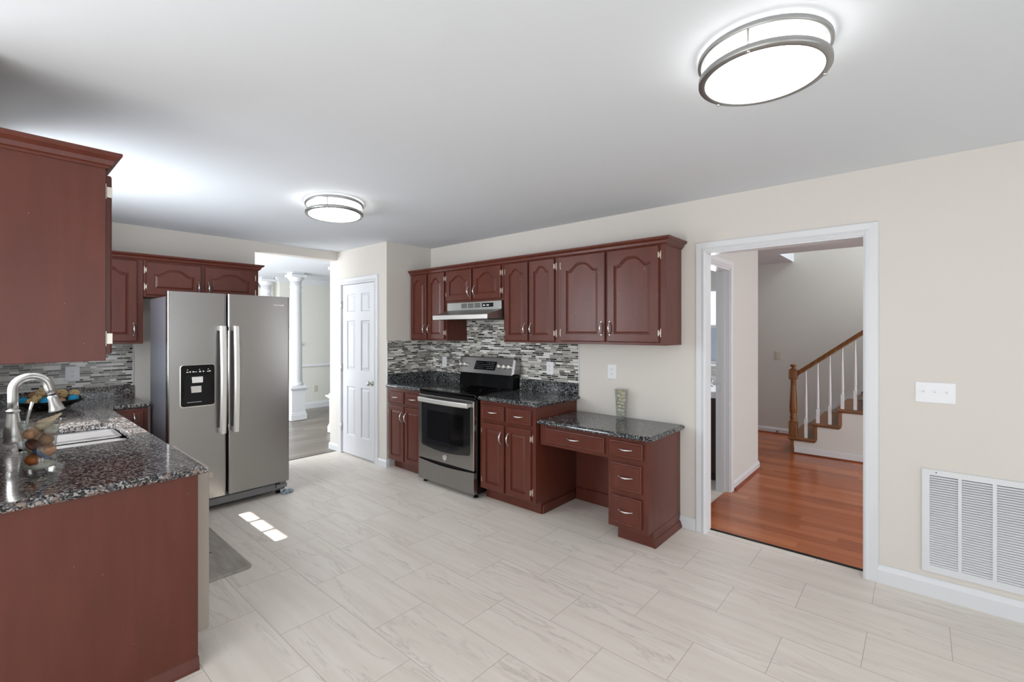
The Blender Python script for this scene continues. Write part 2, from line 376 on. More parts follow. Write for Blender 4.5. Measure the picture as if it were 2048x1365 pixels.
def wood(name, c0, c1, rough=.4, sc=(30, 30, 2.5)):
    m, N, K, B = new_mat(name)
    tc = N.new('ShaderNodeTexCoord'); mp = N.new('ShaderNodeMapping'); mp.inputs['Scale'].default_value = sc; K.new(tc.outputs['Object'], mp.inputs['Vector'])
    n = N.new('ShaderNodeTexNoise'); n.inputs['Scale'].default_value = 1.3; n.inputs['Detail'].default_value = 6; n.inputs['Distortion'].default_value = .7; K.new(mp.outputs[0], n.inputs['Vector'])
    K.new(ramp(N, K, n.outputs['Fac'], [(.3, c0), (.7, c1)]), B.inputs['Base Color']); B.inputs['Roughness'].default_value = rough
    return m
M_oak = wood('stained_oak', srgb(98, 58, 26), srgb(142, 92, 48), .35)
M_oakx = wood('stained_oak_tread', srgb(100, 60, 30), srgb(140, 92, 54), .35, (2.5, 30, 30))
M_riser = wood('stair_wood_riser', srgb(120, 86, 62), srgb(148, 110, 84), .4, (2.5, 30, 30))
M_shoe = wood('cherry_shoe', srgb(118, 50, 26), srgb(150, 72, 40), .35, (8, 8, 8))
M_dark = simple('dark_vanity_wood', srgb(48, 30, 24), .4)

def steel(name, col, rough, axis='z', amt=.03):
    m, N, K, B = new_mat(name)
    tc = N.new('ShaderNodeTexCoord'); mp = N.new('ShaderNodeMapping')
    mp.inputs['Scale'].default_value = (1, 1, 160) if axis == 'z' else (160, 160, 1)
    K.new(tc.outputs['Object'], mp.inputs['Vector'])
    n = N.new('ShaderNodeTexNoise'); n.inputs['Scale'].default_value = 1; n.inputs['Detail'].default_value = 3; K.new(mp.outputs[0], n.inputs['Vector'])
    B.inputs['Base Color'].default_value = col; B.inputs['Metallic'].default_value = 1
    K.new(math_node(N, K, 'MULTIPLY_ADD', n.outputs['Fac'], amt, rough - amt / 2), B.inputs['Roughness'])
    return m
M_steel = steel('stainless_steel', srgb(160, 158, 156), .26)
M_steelb = steel('bright_stainless', srgb(234, 232, 228), .5)
M_fridgeside = simple('fridge_side_metal', srgb(138, 141, 150), .3, metal=.45, bump=.15, bscale=500)
M_hood = steel('hood_steel', srgb(188, 190, 186), .38)

def glass(name):
    m, N, K, B = new_mat(name)
    out = N['Material Output']
    gl = N.new('ShaderNodeBsdfGlass'); gl.inputs['IOR'].default_value = 1.45; gl.inputs['Roughness'].default_value = 0; gl.inputs['Color'].default_value = (.93, .95, .95, 1)
    tr = N.new('ShaderNodeBsdfTransparent'); tr.inputs[0].default_value = (.93, .95, .94, 1)
    gs = N.new('ShaderNodeBsdfGlossy'); gs.inputs['Roughness'].default_value = .02
    lw = N.new('ShaderNodeLayerWeight'); lw.inputs['Blend'].default_value = .25
    mx = N.new('ShaderNodeMixShader'); K.new(math_node(N, K, 'MULTIPLY_ADD', lw.outputs['Facing'], .5, .05), mx.inputs[0]); K.new(tr.outputs[0], mx.inputs[1]); K.new(gs.outputs[0], mx.inputs[2])
    K.new(mx.outputs[0], out.inputs['Surface'])
    return m
M_glass = glass('clear_glass')

# ------------------------------------------------------------------ plan
XB = -5.38      # back wall
YW = 3.474      # range wall
XS = -4.32      # side of the pantry box
YP = 2.87       # pantry wall
H = 2.44
XR, YR = 3.6, -2.6
def wall_with_holes(fn, a0, a1, b0, b1, holes, d0, d1):
    """slab in the (a, b) plane with rectangular holes, cut into boxes"""
    mb = MB(); As = sorted({a0, a1} | {h[0] for h in holes} | {h[1] for h in holes})
    for i in range(len(As) - 1):
        p, q = As[i], As[i + 1]; hs = sorted([h for h in holes if h[0] <= p + 1e-6 and h[1] >= q - 1e-6], key=lambda h: h[2])
        z = b0
        for h in hs:
            if h[2] > z + 1e-6: mb.box(*fn(p, q, z, h[2], d0, d1))
            z = h[3]
        if z < b1 - 1e-6: mb.box(*fn(p, q, z, b1, d0, d1))
    return mb
fx = lambda a0, a1, b0, b1, d0, d1: (a0, a1, d0, d1, b0, b1)     # wall along x
fy = lambda a0, a1, b0, b1, d0, d1: (d0, d1, a0, a1, b0, b1)     # wall along y

# floors
struct('floor', MB().box(XB - .005, XR, -.012, YW + .095, -.05, 0).box(-3.04, XR, YR, -.012, -.05, 0), M_floor)
struct('floor', MB().box(-1.34, 3.42, YW + .095, 7.5, -.05, .004).box(-3.6, -1.34, 5.46, 7.5, -.05, .004), M_hallfloor)
struct('floor', MB().box(-3.0, -1.34, 3.6, 5.4, -.05, 0), M_floor)
struct('floor', MB().box(-9.4, XB - .005, -1.0, 7.0, -.05, -.002), M_dinfloor)
tr = struct('trim_1', MB().box(-1.172, -.254, YW + .085, YW + .105, 0, .006), M_black)
tr2 = struct('trim_2', MB().box(XB - .02, XB + .003, 1.93, YP, 0, .004), simple('brown_threshold', srgb(92, 80, 70), .5))
# ceilings
struct('ceiling', MB().box(XB, XR, -.15, YW, H, H + .1).box(-3.04, XR, YR, -.15, H, H + .1), M_ceil)
struct('ceiling', MB().box(-9.4, XB - .13, -1.0, 7.0, H, H + .1), M_ceil)
struct('ceiling', MB().box(-3.6, 3.42, YW + .10, 6.62, H, H + .12).box(-3.6, -1.33, 6.62, 7.5, H, H + .12), M_ceil)
struct('ceiling', MB().box(-1.4, 3.3, 6.5, 7.6, 4.3, 4.4), M_ceil)
# range wall with the doorway to the hall
struct('wall_range', wall_with_holes(fx, XS, XR, 0, H, [(-1.172, -.254, 0, 2.05)], YW, YW + .10), M_wall)
# pantry box
struct('wall_pantry', wall_with_holes(fx, -5.555, XS, 0, H, [(-5.268, -4.552, 0, 2.03)], YP, YP + .11).box(XS - .11, XS, YP + .11, YW + .12, 0, H).box(-5.555, -5.445, YP + .11, YW + .12, 0, H), M_wall)
# back wall with the opening to the dining room
struct('wall_back', wall_with_holes(fy, -.15, YP, 0, H, [(1.93, YP, 0, 2.34)], XB - .13, XB), M_wall)
# left wall with the window over the sink
struct('wall_left', wall_with_holes(fx, XB, -2.385, 0, H, [(-4.14, -3.36, 1.08, 2.22)], -.15, -.012), M_wall)
struct('wall_return', wall_with_holes(fy, YR, -.15, 0, H, [(-2.2, -.5, .5, 2.15)], -3.04, -2.9), M_wall)
struct('wall_rear', wall_with_holes(fx, -3.04, XR, 0, H, [(-2.1, -.35, .3, 2.1), (-.05, 1.7, .3, 2.1)], YR - .12, YR), M_wall)
struct('wall_right', wall_with_holes(fy, YR, YW, 0, H, [(-1.3, .4, .55, 2.1), (.8, 2.5, .55, 2.1)], XR, XR + .12), M_wall)
# hall
struct('wall_hall', wall_with_holes(fy, YW + .10, 5.46, 0, H, [(3.74, 4.49, 0, 2.04)], -1.42, -1.30), M_hallwall)
struct('wall_hall_back', MB().box(-3.6, 3.3, 7.5, 7.6, 0, 4.3), M_hallwall)
struct('wall_hall_left', MB().box(-3.7, -3.6, 5.46, 7.6, 0, H), M_hallwall)
struct('wall_hall_right', MB().box(3.42, 3.5, 3.59, 7.6, 0, 4.3), M_hallwall)
struct('wall_stairwell', MB().box(-1.43, -1.33, 6.62, 7.5, H + .12, 4.3).box(-1.43, 3.3, 6.52, 6.62, H + .12, 4.3), M_hallwall)
struct('wall_bath', wall_with_holes(fx, -3.0, -1.421, 0, H, [(-2.05, -1.46, 1.10, 1.95)], 5.34, 5.46).box(-3.1, -3.0, 3.59, 5.46, 0, H), M_hallwall)
# dining room
struct('wall_dining', MB().box(-8.84, -8.72, 3.62, 7.0, 0, H).box(-9.3, -8.72, 3.54, 3.62, 0, H).box(-9.3, -9.2, -1.0, 3.54, 0, H)
       .box(-9.3, XB, 6.9, 7.0, 0, H), simple('dining_wall_paint', srgb(222, 221, 212), .65))
# trims ------------------------------------------------------------
def base_profile(t=.014, h=.085): return [(0, 0), (t, 0), (t, h * .72), (t * .55, h * .9), (t * .4, h), (0, h)]
def baseboard(name, path, z=0, h=.085, t=.014):
    return struct(name, MB().sweep(path, base_profile(t, h), lambda a, b, u: (a, b, z + u)), M_trim)
baseboard('baseboard_range', [(-1.243, YW), (-1.36, YW)][::-1])
baseboard('baseboard_right', [(-.188, YW), (XR, YW)], h=.105)
baseboard('baseboard_pantry', [(-4.476, YP), (XS, YP), (XS, YP + .03)])
baseboard('baseboard_opening', [(-5.555, YP + .1), (-5.555, YP), (-5.335, YP)])
bb = baseboard('baseboard_hall', [(-1.30, 4.565), (-1.30, 5.46), (-1.42, 5.46)], .004)
baseboard('baseboard_hall_back', [(-3.6, 7.5), (-1.25, 7.5)], .004)
baseboard('baseboard_dining', [(-9.2, -1.0), (-9.2, 3.54), (-8.72, 3.54), (-8.72, 7.0)], -.002, .12)
struct('trim_3', MB().sweep([(-1.286, 4.57), (-1.286, 5.474), (-1.42, 5.474)], [(0, 0), (.02, 0), (.014, .014), (0, .02)], lambda a, b, u: (a, b, .004 + u)), M_shoe)
struct('trim_4', MB().sweep([(-3.6, 7.486), (-1.26, 7.486)], [(0, 0), (.016, 0), (.012, .012), (0, .018)], lambda a, b, u: (a, b, .004 + u)), M_shoe)
# chair rail and crown in the dining room
struct('trim_5', MB().sweep([(-9.2, -1.0), (-9.2, 3.54), (-8.72, 3.54), (-8.72, 7.0)], [(0, 0), (.012, 0), (.025, .02), (.012, .05), (0, .055)], lambda a, b, u: (a, b, .785 + u)), M_trim)
struct('trim_6', MB().sweep([(-9.2, -1.0), (-9.2, 3.54), (-8.72, 3.54), (-8.72, 7.0)], [(0, 0), (.012, 0), (.07, .075), (.07, .09), (0, .09)], lambda a, b, u: (a, b, H - .09 + u)), M_trim)
CAS = [(0, 0), (0, .010), (.012, .016), (.030, .011), (.058, .013), (.066, .013), (.072, .008), (.072, 0)]   # (outward from opening, thickness)
def casing(name, x0, x1, zt, fn, w=1.0, legs=(0, 0)):
    # path travels so that 'right of travel' is away from the opening
    return struct(name, MB().sweep([(x1, legs[1]), (x1, zt), (x0, zt), (x0, legs[0])], [(o * w, t) for o, t in CAS], fn), M_trim)
# doorway to the hall: casing on the kitchen face and jamb lining
hall_case = casing('trim_7', -1.172, -.254, 2.05, lambda a, b, t: (a, YW - t, b), 1.0)
struct('jamb_lining', MB().box(-1.186, -1.170, YW - .002, YW + .102, 0, 2.05).box(-.256, -.240, YW - .002, YW + .102, 0, 2.05).box(-1.170, -.256, YW - .002, YW + .102, 2.038, 2.06), M_trim, parent=hall_case)
# bath door casing and jamb (wall plane x = -1.30, opening y 3.74..4.49)
bath_case = casing('door_2', -4.49, -3.74, 2.04, lambda a, b, t: (-1.30 + t, -a, b), 1.05)
struct('door_jamb', MB().box(-1.42, -1.30, 4.474, 4.49, 0, 2.04).box(-1.42, -1.30, 3.74, 3.756, 0, 2.04).box(-1.42, -1.30, 3.756, 4.474, 2.024, 2.04)
       .box(-1.375, -1.34, 4.462, 4.474, 0, 2.024).box(-1.375, -1.34, 3.756, 3.768, 0, 2.024), M_trim, parent=bath_case)
struct('strike_plate', MB().box(-1.412, -1.378, 4.471, 4.4738, .92, .98, .002).cyl((-1.395, 4.470, .95), (-1.395, 4.4735, .95), .009), M_chrome, parent=bath_case)
# the bathroom door itself stands open inside the bathroom
struct('door_leaf', MB().box(-1.44, -2.16, 3.70, 3.735, .01, 2.02, .002), M_door, parent=bath_case)

# ------------------------------------------------------------------ pantry door (six panel)
def six_panel():
    x0, x1, z0, z1, yf = -5.262, -4.558, .012, 2.022, YP + .008
    leaf = MB(); T = .035
    rails = [(z0, .235), (.818, 1.013), (1.596, 1.70), (1.913, z1)]
    st = [(x0, -5.158), (-4.976, -4.85), (-4.666, x1)]
    mb = MB()
    cols = [(-5.158, -4.976), (-4.85, -4.666)]; rows = [(.235, .818), (1.013, 1.596), (1.70, 1.913)]
    for a, b in rails: mb.box(x0, x1, yf, yf + T, a, b)
    for a, b in st:
        for p, q in rows: mb.box(a, b, yf, yf + T, p, q)
    for a, b in cols:
        for p, q in rows:
            def L(i, d): return [(a + i, yf + d, p + i), (b - i, yf + d, p + i), (b - i, yf + d, q - i), (a + i, yf + d, q - i)]
            mb.loops([L(0, 0), L(.012, .010), L(.020, .010), L(.042, .003)], False, True)
    return mb
door = struct('door_1', six_panel(), M_door)
struct('door_frame', MB().box(-5.28, -5.265, YP - .001, YP + .108, 0, 2.04).box(-4.555, -4.54, YP - .001, YP + .108, 0, 2.04).box(-5.265, -4.555, YP - .001, YP + .108, 2.027, 2.04)
       .box(-5.265, -5.25, YP + .045, YP + .06, 0, 2.027).box(-4.57, -4.555, YP + .045, YP + .06, 0, 2.027), M_trim, parent=door)
o = MB().sweep([(-4.552, 0), (-4.552, 2.032), (-5.268, 2.032), (-5.268, 0)], [(q, t) for q, t in CAS], lambda a, b, t: (a, YP - t, b)); struct('door_casing', o, M_trim, parent=door)
kn = MB().lathe([(.032, 0), (.032, .004), (.026, .008), (.012, .012), (.010, .026), (.018, .034), (.027, .042), (.028, .052), (.022, .060), (.008, .063)], (-4.615, YP + .008, .885), (0, -1, 0), 24)
struct('door_knob', kn, M_nickel, parent=door)
struct('latch_plate', MB().box(-4.5605, -4.5565, YP - .004, YP + .010, .855, .915), M_nickel, parent=door)
for z in (1.785, 1.033, .317):
    hg = MB().cyl((-5.268, YP - .006, z - .045), (-5.268, YP - .006, z + .045), .0065, n=10).box(-5.273, -5.262, YP - .003, YP + .004, z - .042, z + .042)
    struct('hinge', hg, M_nickel, parent=door)

# ------------------------------------------------------------------ windows (outside the picture, they let the daylight in)
def window(name, fn, a0, a1, b0, b1, nv, d0, d1, nh=1):
    mb = MB(); t = .035
    mb.box(*fn(a0, a0 + t, b0, b1, d0, d1)); mb.box(*fn(a1 - t, a1, b0, b1, d0, d1)); mb.box(*fn(a0 + t, a1 - t, b0, b0 + t, d0, d1)); mb.box(*fn(a0 + t, a1 - t, b1 - t, b1, d0, d1))
    for k in range(1, nv): c = a0 + (a1 - a0) * k / nv; mb.box(*fn(c - .017, c + .017, b0 + t, b1 - t, d0 + .01, d1 - .01))
    for k in range(1, nh + 1): c = b0 + (b1 - b0) * k / (nh + 1); mb.box(*fn(a0 + t, a1 - t, c - .016, c + .016, d0 + .012, d1 - .012))
    return struct(name, mb, M_trim)
window('window_1', fx, -4.14, -3.36, 1.08, 2.22, 3, -.12, -.07)
struct('added_eave', MB().box(-4.9, -3.06, -.50, -.155, 2.39, 2.52), M_trim)  # unseen eave, added outside to trim the sun streak on the floor
window('added_window', fy, -2.2, -.5, .5, 2.15, 2, -3.03, -2.98)  # unseen window, invented so the added bay fill can shine in
window('window_2', fx, -2.1, -.35, .3, 2.1, 2, YR - .1, YR - .05)
window('window_3', fx, -.05, 1.7, .3, 2.1, 2, YR - .1, YR - .05)
window('window_4', fy, -1.3, .4, .55, 2.1, 2, XR + .05, XR + .1)
window('window_5', fy, .8, 2.5, .55, 2.1, 2, XR + .05, XR + .1)
wb = window('window_6', fx, -2.05, -1.46, 1.10, 1.95, 1, 5.36, 5.42)
def lit(name, col, e):
    m, N, K, B = new_mat(name); B.inputs['Base Color'].default_value = col; B.inputs['Emission Color'].default_value = col; B.inputs['Emission Strength'].default_value = e; return m
struct('upper_pane', MB().box(-2.015, -1.495, 5.385, 5.39, 1.54, 1.915), lit('bright_window_pane', (1, 1, 1, 1), 1.1), parent=wb)
struct('lower_pane', MB().box(-2.015, -1.495, 5.385, 5.39, 1.135, 1.51), lit('screened_window_pane', srgb(150, 160, 172), .35), parent=wb)
struct('window_sill', MB().box(-2.1, -1.41, 5.30, 5.345, 1.075, 1.10, .004), M_trim, parent=wb)

# ------------------------------------------------------------------ cabinet kit
class Frame:
    """a vertical face: origin o, U to the viewer's right, N outward"""
    def __init__(s, o, U, N): s.o = Vector(o); s.U = Vector(U); s.N = Vector(N)
    def __call__(s, a, b, c): return s.o + s.U * a + Vector((0, 0, b)) + s.N * c
FW = lambda y: Frame((0, y, 0), (1, 0, 0), (0, -1, 0))      # on the range wall: a = x
FB = lambda x: Frame((x, 0, 0), (0, 1, 0), (1, 0, 0))       # on the back wall: a = y
FL = lambda y: Frame((0, y, 0), (-1, 0, 0), (0, 1, 0))      # on the left wall: a = -x
def panel_door(F, a0, a1, b0, b1, arch=.0, t=.022, stile=.052, flat=False):
    mb = MB(); n = 24
    def loop(ins, d, ar, o=0):
        A0, A1, B0, B1 = a0 + ins, a1 - ins, b0 + ins, b1 - ins - o
        pts = [(A0, B0), (A1, B0)]
        w = A1 - A0
        for k in range(n + 1):
            x = k / n; s_ = (min(x, 1 - x) - .10) / .40; s_ = max(0, min(1, s_))
            q_ = s_ ** .85; h = ar * (.3 * math.sin(s_ * PI / 2) + .7 * math.sin(PI / 2 * q_ * q_ * (3 - 2 * q_)))
            pts.append((A1 - w * x, B1 + h))
        return [F(a, b, d) for a, b in pts]
    st = stile
    o = arch * 1.0
    L = [loop(0, 0, 0), loop(0, t - .006, 0), loop(.004, t - .001, 0), loop(.007, t, 0)]
    if not flat:
        L += [loop(st, t, arch, o), loop(st + .002, t - .009, arch, o), loop(st + .007, t - .009, arch, o), loop(st + .022, t - .002, arch, o)]
    else:
        L += [loop(.013, t, 0), loop(.016, t - .0025, 0), loop(.020, t - .0025, 0), loop(.023, t, 0)]
    return mb.loops(L)
def pull(F, a, b, vertical=True, t=.022, ln=.098):
    pts = []; rad = []
    for k in range(13):
        s_ = k / 12 * 2 - 1; d = .026 * math.cos(s_ * PI / 2) ** .8 + .001
        pts.append(F(a, b + s_ * ln / 2, t + d) if vertical else F(a + s_ * ln / 2, b, t + d)); rad.append(.0035 + .0028 * math.cos(s_ * PI / 2))
    mb = MB().tube(pts, rad, 8, up=tuple(F.N))
    for s_ in (-1, 1):
        c0 = F(a, b + s_ * ln / 2, t) if vertical else F(a + s_ * ln / 2, b, t)
        mb.cyl(c0, c0 + F.N * .006, .0055, .004, 8)
    return mb
def hinge(F, a, b, side, t=.022):
    """side +1: the frame plate lies at larger a"""
    mb = MB(); hgt = .029
    def blk(p, q, r, s_, u, v):
        pts = [F(x, z, d) for d in (u, v) for z in (r, s_) for x in (p, q)]
        mb.add(pts, [(0, 1, 3, 2), (4, 6, 7, 5), (0, 4, 5, 1), (2, 3, 7, 6), (0, 2, 6, 4), (1, 5, 7, 3)])
    blk(a - side * .001, a + side * .0025, b - hgt * .7, b + hgt * .7, .006, t + .0005)
    blk(a + side * .008, a + side * .0135, b - hgt, b + hgt, 0, .003)
    blk(a + side * .002, a + side * .009, b - hgt * .4, b + hgt * .4, 0, .0015)
    return mb
def add_door(T, F, a0, a1, b0, b1, arch, hinge_side, pull_low, stile=.052, hz=None, pulla=None, flat=False):
    d = T.part('door', panel_door(F, a0, a1, b0, b1, arch, stile=stile, flat=flat), M_cab)
    px = a1 - .026 if hinge_side < 0 else a0 + .026
    pz = (b0 + .105) if pull_low else (b1 - .105)
    if b1 - b0 < .4: pz = b0 + .085 if pull_low else b1 - .085
    T.part('handle', pull(F, px, pz), M_chrome, d)
    ha = a0 if hinge_side < 0 else a1
    for z in (hz or (b0 + .07, b1 - .07)):
        T.part('hinge', hinge(F, ha, z, hinge_side), M_hinge, d)
    return d
def add_drawer(T, F, a0, a1, b0, b1, handle=True):
    d = T.part('drawer', panel_door(F, a0, a1, b0, b1, 0, flat=True), M_cab)
    if handle: T.part('handle', pull(F, (a0 + a1) / 2, (b0 + b1) / 2 + .004, False), M_chrome, d)
    return d

# upper cabinets on the range wall ---------------------------------
YU = 3.185
def body_box(x0, x1, z0, z1): return MB().box(x0, x1, YU, YW - .002, z0, z1, .0015)
F = FW(YU)
g = 'upper cabinets on the range wall'
T = Thing('upper_cabinet', 'narrow dark red upper cabinet beside the pantry corner, left of the range hood', 'cabinet', (-4.0, YW, 1.37), g)
T.part('cabinet_body', body_box(-4.312, -3.70, 1.37, 2.10), M_cab)
add_door(T, F, -4.292, -4.018, 1.385, 2.088, .045, -1, True)
add_door(T, F, -3.99, -3.726, 1.385, 2.088, .045, 1, True)
T = Thing('upper_cabinet', 'short dark red upper cabinet mounted directly above the range hood', 'cabinet', (-3.3, YW, 1.76), g)
T.part('cabinet_body', body_box(-3.698, -2.90, 1.76, 2.10), M_cab)
add_door(T, F, -3.69, -3.318, 1.78, 2.088, .05, -1, True)
add_door(T, F, -3.29, -2.925, 1.78, 2.088, .05, 1, True)
T = Thing('upper_cabinet', 'dark red upper cabinet with two slim doors just right of the range hood', 'cabinet', (-2.6, YW, 1.37), g)
T.part('cabinet_body', body_box(-2.898, -2.285, 1.37, 2.10), M_cab)
add_door(T, F, -2.868, -2.602, 1.385, 2.088, .045, -1, True)
add_door(T, F, -2.582, -2.312, 1.385, 2.088, .045, 1, True)
T = Thing('upper_cabinet', 'wide two-door dark red upper cabinet at the right end, nearest the doorway', 'cabinet', (-1.8, YW, 1.37), g)
T.part('cabinet_body', body_box(-2.283, -1.351, 1.37, 2.10), M_cab)
add_door(T, F, -2.245, -1.83, 1.39, 2.088, .06, -1, True, stile=.058)
add_door(T, F, -1.808, -1.398, 1.39, 2.088, .06, 1, True, stile=.058)
CROWN = [(0, 0), (.006, 0), (.010, .008), (.018, .012), (.022, .028), (.040, .040), (.044, .046), (.044, .056), (0, .056)]
single('cornice', MB().sweep([(-1.351, YW - .002), (-1.351, YU), (-4.312, YU)], [(-o, h) for o, h in CROWN], lambda a, b, u: (a, b, 2.088 + u)), M_cab,
       'dark red crown moulding along the tops of the range wall cabinets', 'moulding', (-2.8, YU, 2.088))

# base cabinets on the range wall ----------------------------------
YF = 2.885
F = FW(YF)
def base_body(x0, x1, top, yf=YF, toe=.075):
    return MB().box(x0, x1, yf, YW - .002, .10, top, .0015).box(x0 + .002, x1 - .002, yf + toe, YW - .004, 0.001, .10)
T = Thing('base_cabinet', 'dark red base cabinet squeezed between the pantry wall and the range', 'cabinet', (-4.0, YW, 0), 'base cabinets on the range wall')
T.part('cabinet_body', base_body(-4.30, -3.70, .872), M_cab)
add_drawer(T, F, -4.288, -4.012, .715, .835); add_drawer(T, F, -3.99, -3.715, .715, .835)
add_door(T, F, -4.278, -4.012, .115, .685, 0, -1, False, stile=.045)
add_door(T, F, -3.99, -3.72, .115, .685, 0, 1, False, stile=.045)
T = Thing('base_cabinet', 'dark red base cabinet between the range and the lower desk', 'cabinet', (-2.59, YW, 0), 'base cabinets on the range wall')
T.part('cabinet_body', base_body(-2.905, -2.285, .872).box(-2.285, -2.272, YF + .085, YW - .004, .001, .075, .003), M_cab)
add_drawer(T, F, -2.872, -2.612, .712, .838); add_drawer(T, F, -2.582, -2.322, .712, .838)
add_door(T, F, -2.868, -2.612, .115, .682, 0, -1, False, stile=.05)
add_door(T, F, -2.582, -2.325, .115, .682, 0, 1, False, stile=.05)

# desk cabinet ------------------------------------------------------
YD = 2.925
F = FW(YD)
T = Thing('desk_cabinet', 'dark red built-in desk base with knee space and four drawers', 'desk', (-1.8, YW, 0))
T.part('pedestal', MB().box(-1.66, -1.36, YD, YW - .002, .105, .735, .0015).box(-1.625, -1.362, YD + .075, YW - .004, .001, .105).box(-1.362, -1.36 + .001, YD + .075, YW - .004, .001, .105), M_cab)
T.part('apron', MB().box(-2.268, -1.66, YD, YD + .02, .575, .735).box(-2.268, -2.25, YD + .02, YW - .004, .575, .735), M_cab)
T.part('back_panel', MB().box(-2.268, -1.66, YW - .03, YW - .004, .095, .575).box(-2.268, -1.66, YW - .042, YW - .004, .001, .10, .003).box(-2.268, -1.66, YW - .046, YW - .004, .10, .108, .002), M_cab)
T.part('shoe_moulding', MB().sweep([(-1.36, YD + .07), (-1.36, YW - .004)], [(0, 0), (.02, 0), (.019, .012), (.008, .045), (0, .05)], lambda a, b, u: (a, b, .001 + u)), M_cab)
add_drawer(T, F, -2.205, -1.685, .600, .715)
add_drawer(T, F, -1.645, -1.392, .600, .715)
add_drawer(T, F, -1.630, -1.402, .372, .562)
add_drawer(T, F, -1.630, -1.402, .135, .335)

# worktops ----------------------------------------------------------
def offset_poly(P, d):
    n = len(P); out = []
    for i in range(n):
        a, b, c = Vector(P[i - 1]), Vector(P[i]), Vector(P[(i + 1) % n])
        d0 = (b - a).normalized(); d1 = (c - b).normalized(); n0 = Vector((-d0.y, d0.x)); n1 = Vector((-d1.y, d1.x)); m = n0 + n1; m /= max(m.dot(n0), 1e-6)
        out.append(b + m * d)
    return out
def slab(P, z1, th=.033, hole=None):
    """P counter-clockwise outline, moulded edge, optional hole outline"""
    bm = bmesh.new()
    prof = [(.014, 0), (.012, -.004), (.006, -.007), (.002, -.012), (0, -.019), (.002, -.027), (.008, -th)]
    rings = []
    for d, dz in prof:
        rings.append([bm.verts.new((p.x, p.y, z1 + dz)) for p in offset_poly(P, d)])
    n = len(P)
    for a in range(len(rings) - 1):
        for i in range(n):
            j = (i + 1) % n; bm.faces.new((rings[a][i], rings[a][j], rings[a + 1][j], rings[a + 1][i]))
    hr = None
    if hole:
        hr = [[bm.verts.new((x, y, z)) for x, y in hole] for z in (z1, z1 - th)]
        m = len(hole)
        for i in range(m): bm.faces.new((hr[0][i], hr[0][(i + 1) % m], hr[1][(i + 1) % m], hr[1][i]))
    for ring, h in ((rings[0], hr and hr[0]), (rings[-1], hr and hr[1])):
        ed = []
        for i in range(n): ed.append(bm.edges.get((ring[i], ring[(i + 1) % n])) or bm.edges.new((ring[i], ring[(i + 1) % n])))
        if h:
            for i in range(len(h)): ed.append(bm.edges.get((h[i], h[(i + 1) % len(h)])) or bm.edges.new((h[i], h[(i + 1) % len(h)])))
            bmesh.ops.triangle_fill(bm, edges=ed, use_beauty=True)
        else: bm.faces.new(ring)
    bm.verts.index_update()
    mb = MB(); mb.add([v.co.copy() for v in bm.verts], [[v.index for v in f.verts] for f in bm.faces]); bm.free()
    return mb
ZC = .905
T = Thing('granite_worktop', 'black granite worktop in the corner left of the range', 'worktop', (-4.0, YW, ZC), 'granite worktops on the range wall')
T.part('worktop_slab', slab([(-4.318, YF - .03), (-3.712, YF - .03), (-3.712, YW - .001), (-4.318, YW - .001)], ZC), M_granR)
T.part('splash_strip', MB().box(-4.318, -4.298, YF - .01, YW - .001, ZC, 1.008, .002).box(-4.298, -3.712, YW - .02, YW - .001, ZC, 1.008, .002), M_granR)
T = Thing('granite_worktop', 'black granite worktop between the range and the desk', 'worktop', (-2.58, YW, ZC), 'granite worktops on the range wall')
T.part('worktop_slab', slab([(-2.91, YF - .03), (-2.25, YF - .03), (-2.25, YW - .001), (-2.91, YW - .001)], ZC), M_granR)
T.part('splash_strip', MB().box(-2.91, -2.267, YW - .02, YW - .001, ZC, 1.012, .002), M_granR)
single('granite_worktop', slab([(-2.280, YD - .03), (-1.325, YD - .03), (-1.325, YW - .001), (-2.280, YW - .001)], .770), M_granR,
       'low polished dark granite worktop of the desk, beside the doorway', 'worktop', (-1.8, YW, .77))
ZL = .885
XP = -2.371
sink_hole = []
sx0, sx1, sy0, sy1, r = -3.91, -3.235, .115, .555, .06
for cx_, cy_, a0 in ((sx1 - r, sy1 - r, 0), (sx0 + r, sy1 - r, 90), (sx0 + r, sy0 + r, 180), (sx1 - r, sy0 + r, 270)):
    for k in range(7): a = math.radians(a0 + 15 * k); sink_hole.append((cx_ + r * math.cos(a), cy_ + r * math.sin(a)))
T = Thing('granite_worktop', 'L-shaped brown flecked granite worktop with the sink, in the foreground', 'worktop', (-3.6, .3, ZL))
T.part('worktop_slab', slab([(XB + .001, -.01), (XP + .028, -.01), (XP + .028, .650), (-4.745, .650), (-4.745, .905), (XB + .001, .905)], ZL, hole=sink_hole), M_granL)
T.part('splash_strip', MB().box(XB + .001, XB + .021, .02, .905, ZL, .983, .002).box(XB + .021, XP, -.0115, .0, ZL, .983, .001), M_granL)

# mosaic backsplashes ------------------------------------------------
bs = MB().box(XS + .009, -2.264, YW - .008, YW - .0004, 1.0125, 1.3695).box(-3.699, -2.899, YW - .008, YW - .0004, 1.3695, 1.62).box(-3.71, -2.911, YW - .008, YW - .0004, .86, 1.0125).box(XS + .009, -3.71, YW - .008, YW - .0004, 1.0082, 1.0125)
T = Thing('tile_backsplash', 'grey and white strip mosaic backsplash around the range', 'backsplash', (-3.3, YW, 1.0))
T.part('tile_field', bs, M_mosaic)
T.part('edge_strip', MB().box(-2.264, -2.258, YW - .011, YW - .0004, 1.0125, 1.3695), M_trim)
T = Thing('tile_backsplash', 'brownish strip mosaic backsplash on the side of the pantry box', 'backsplash', (XS, 3.1, 1.0))
T.part('tile_field', MB().box(XS, XS + .008, YP + .004, YW - .008, .99, 1.368), M_mosaic)
T.part('edge_strip', MB().box(XS, XS + .011, YP - .001, YP + .004, .88, 1.368), M_trim)
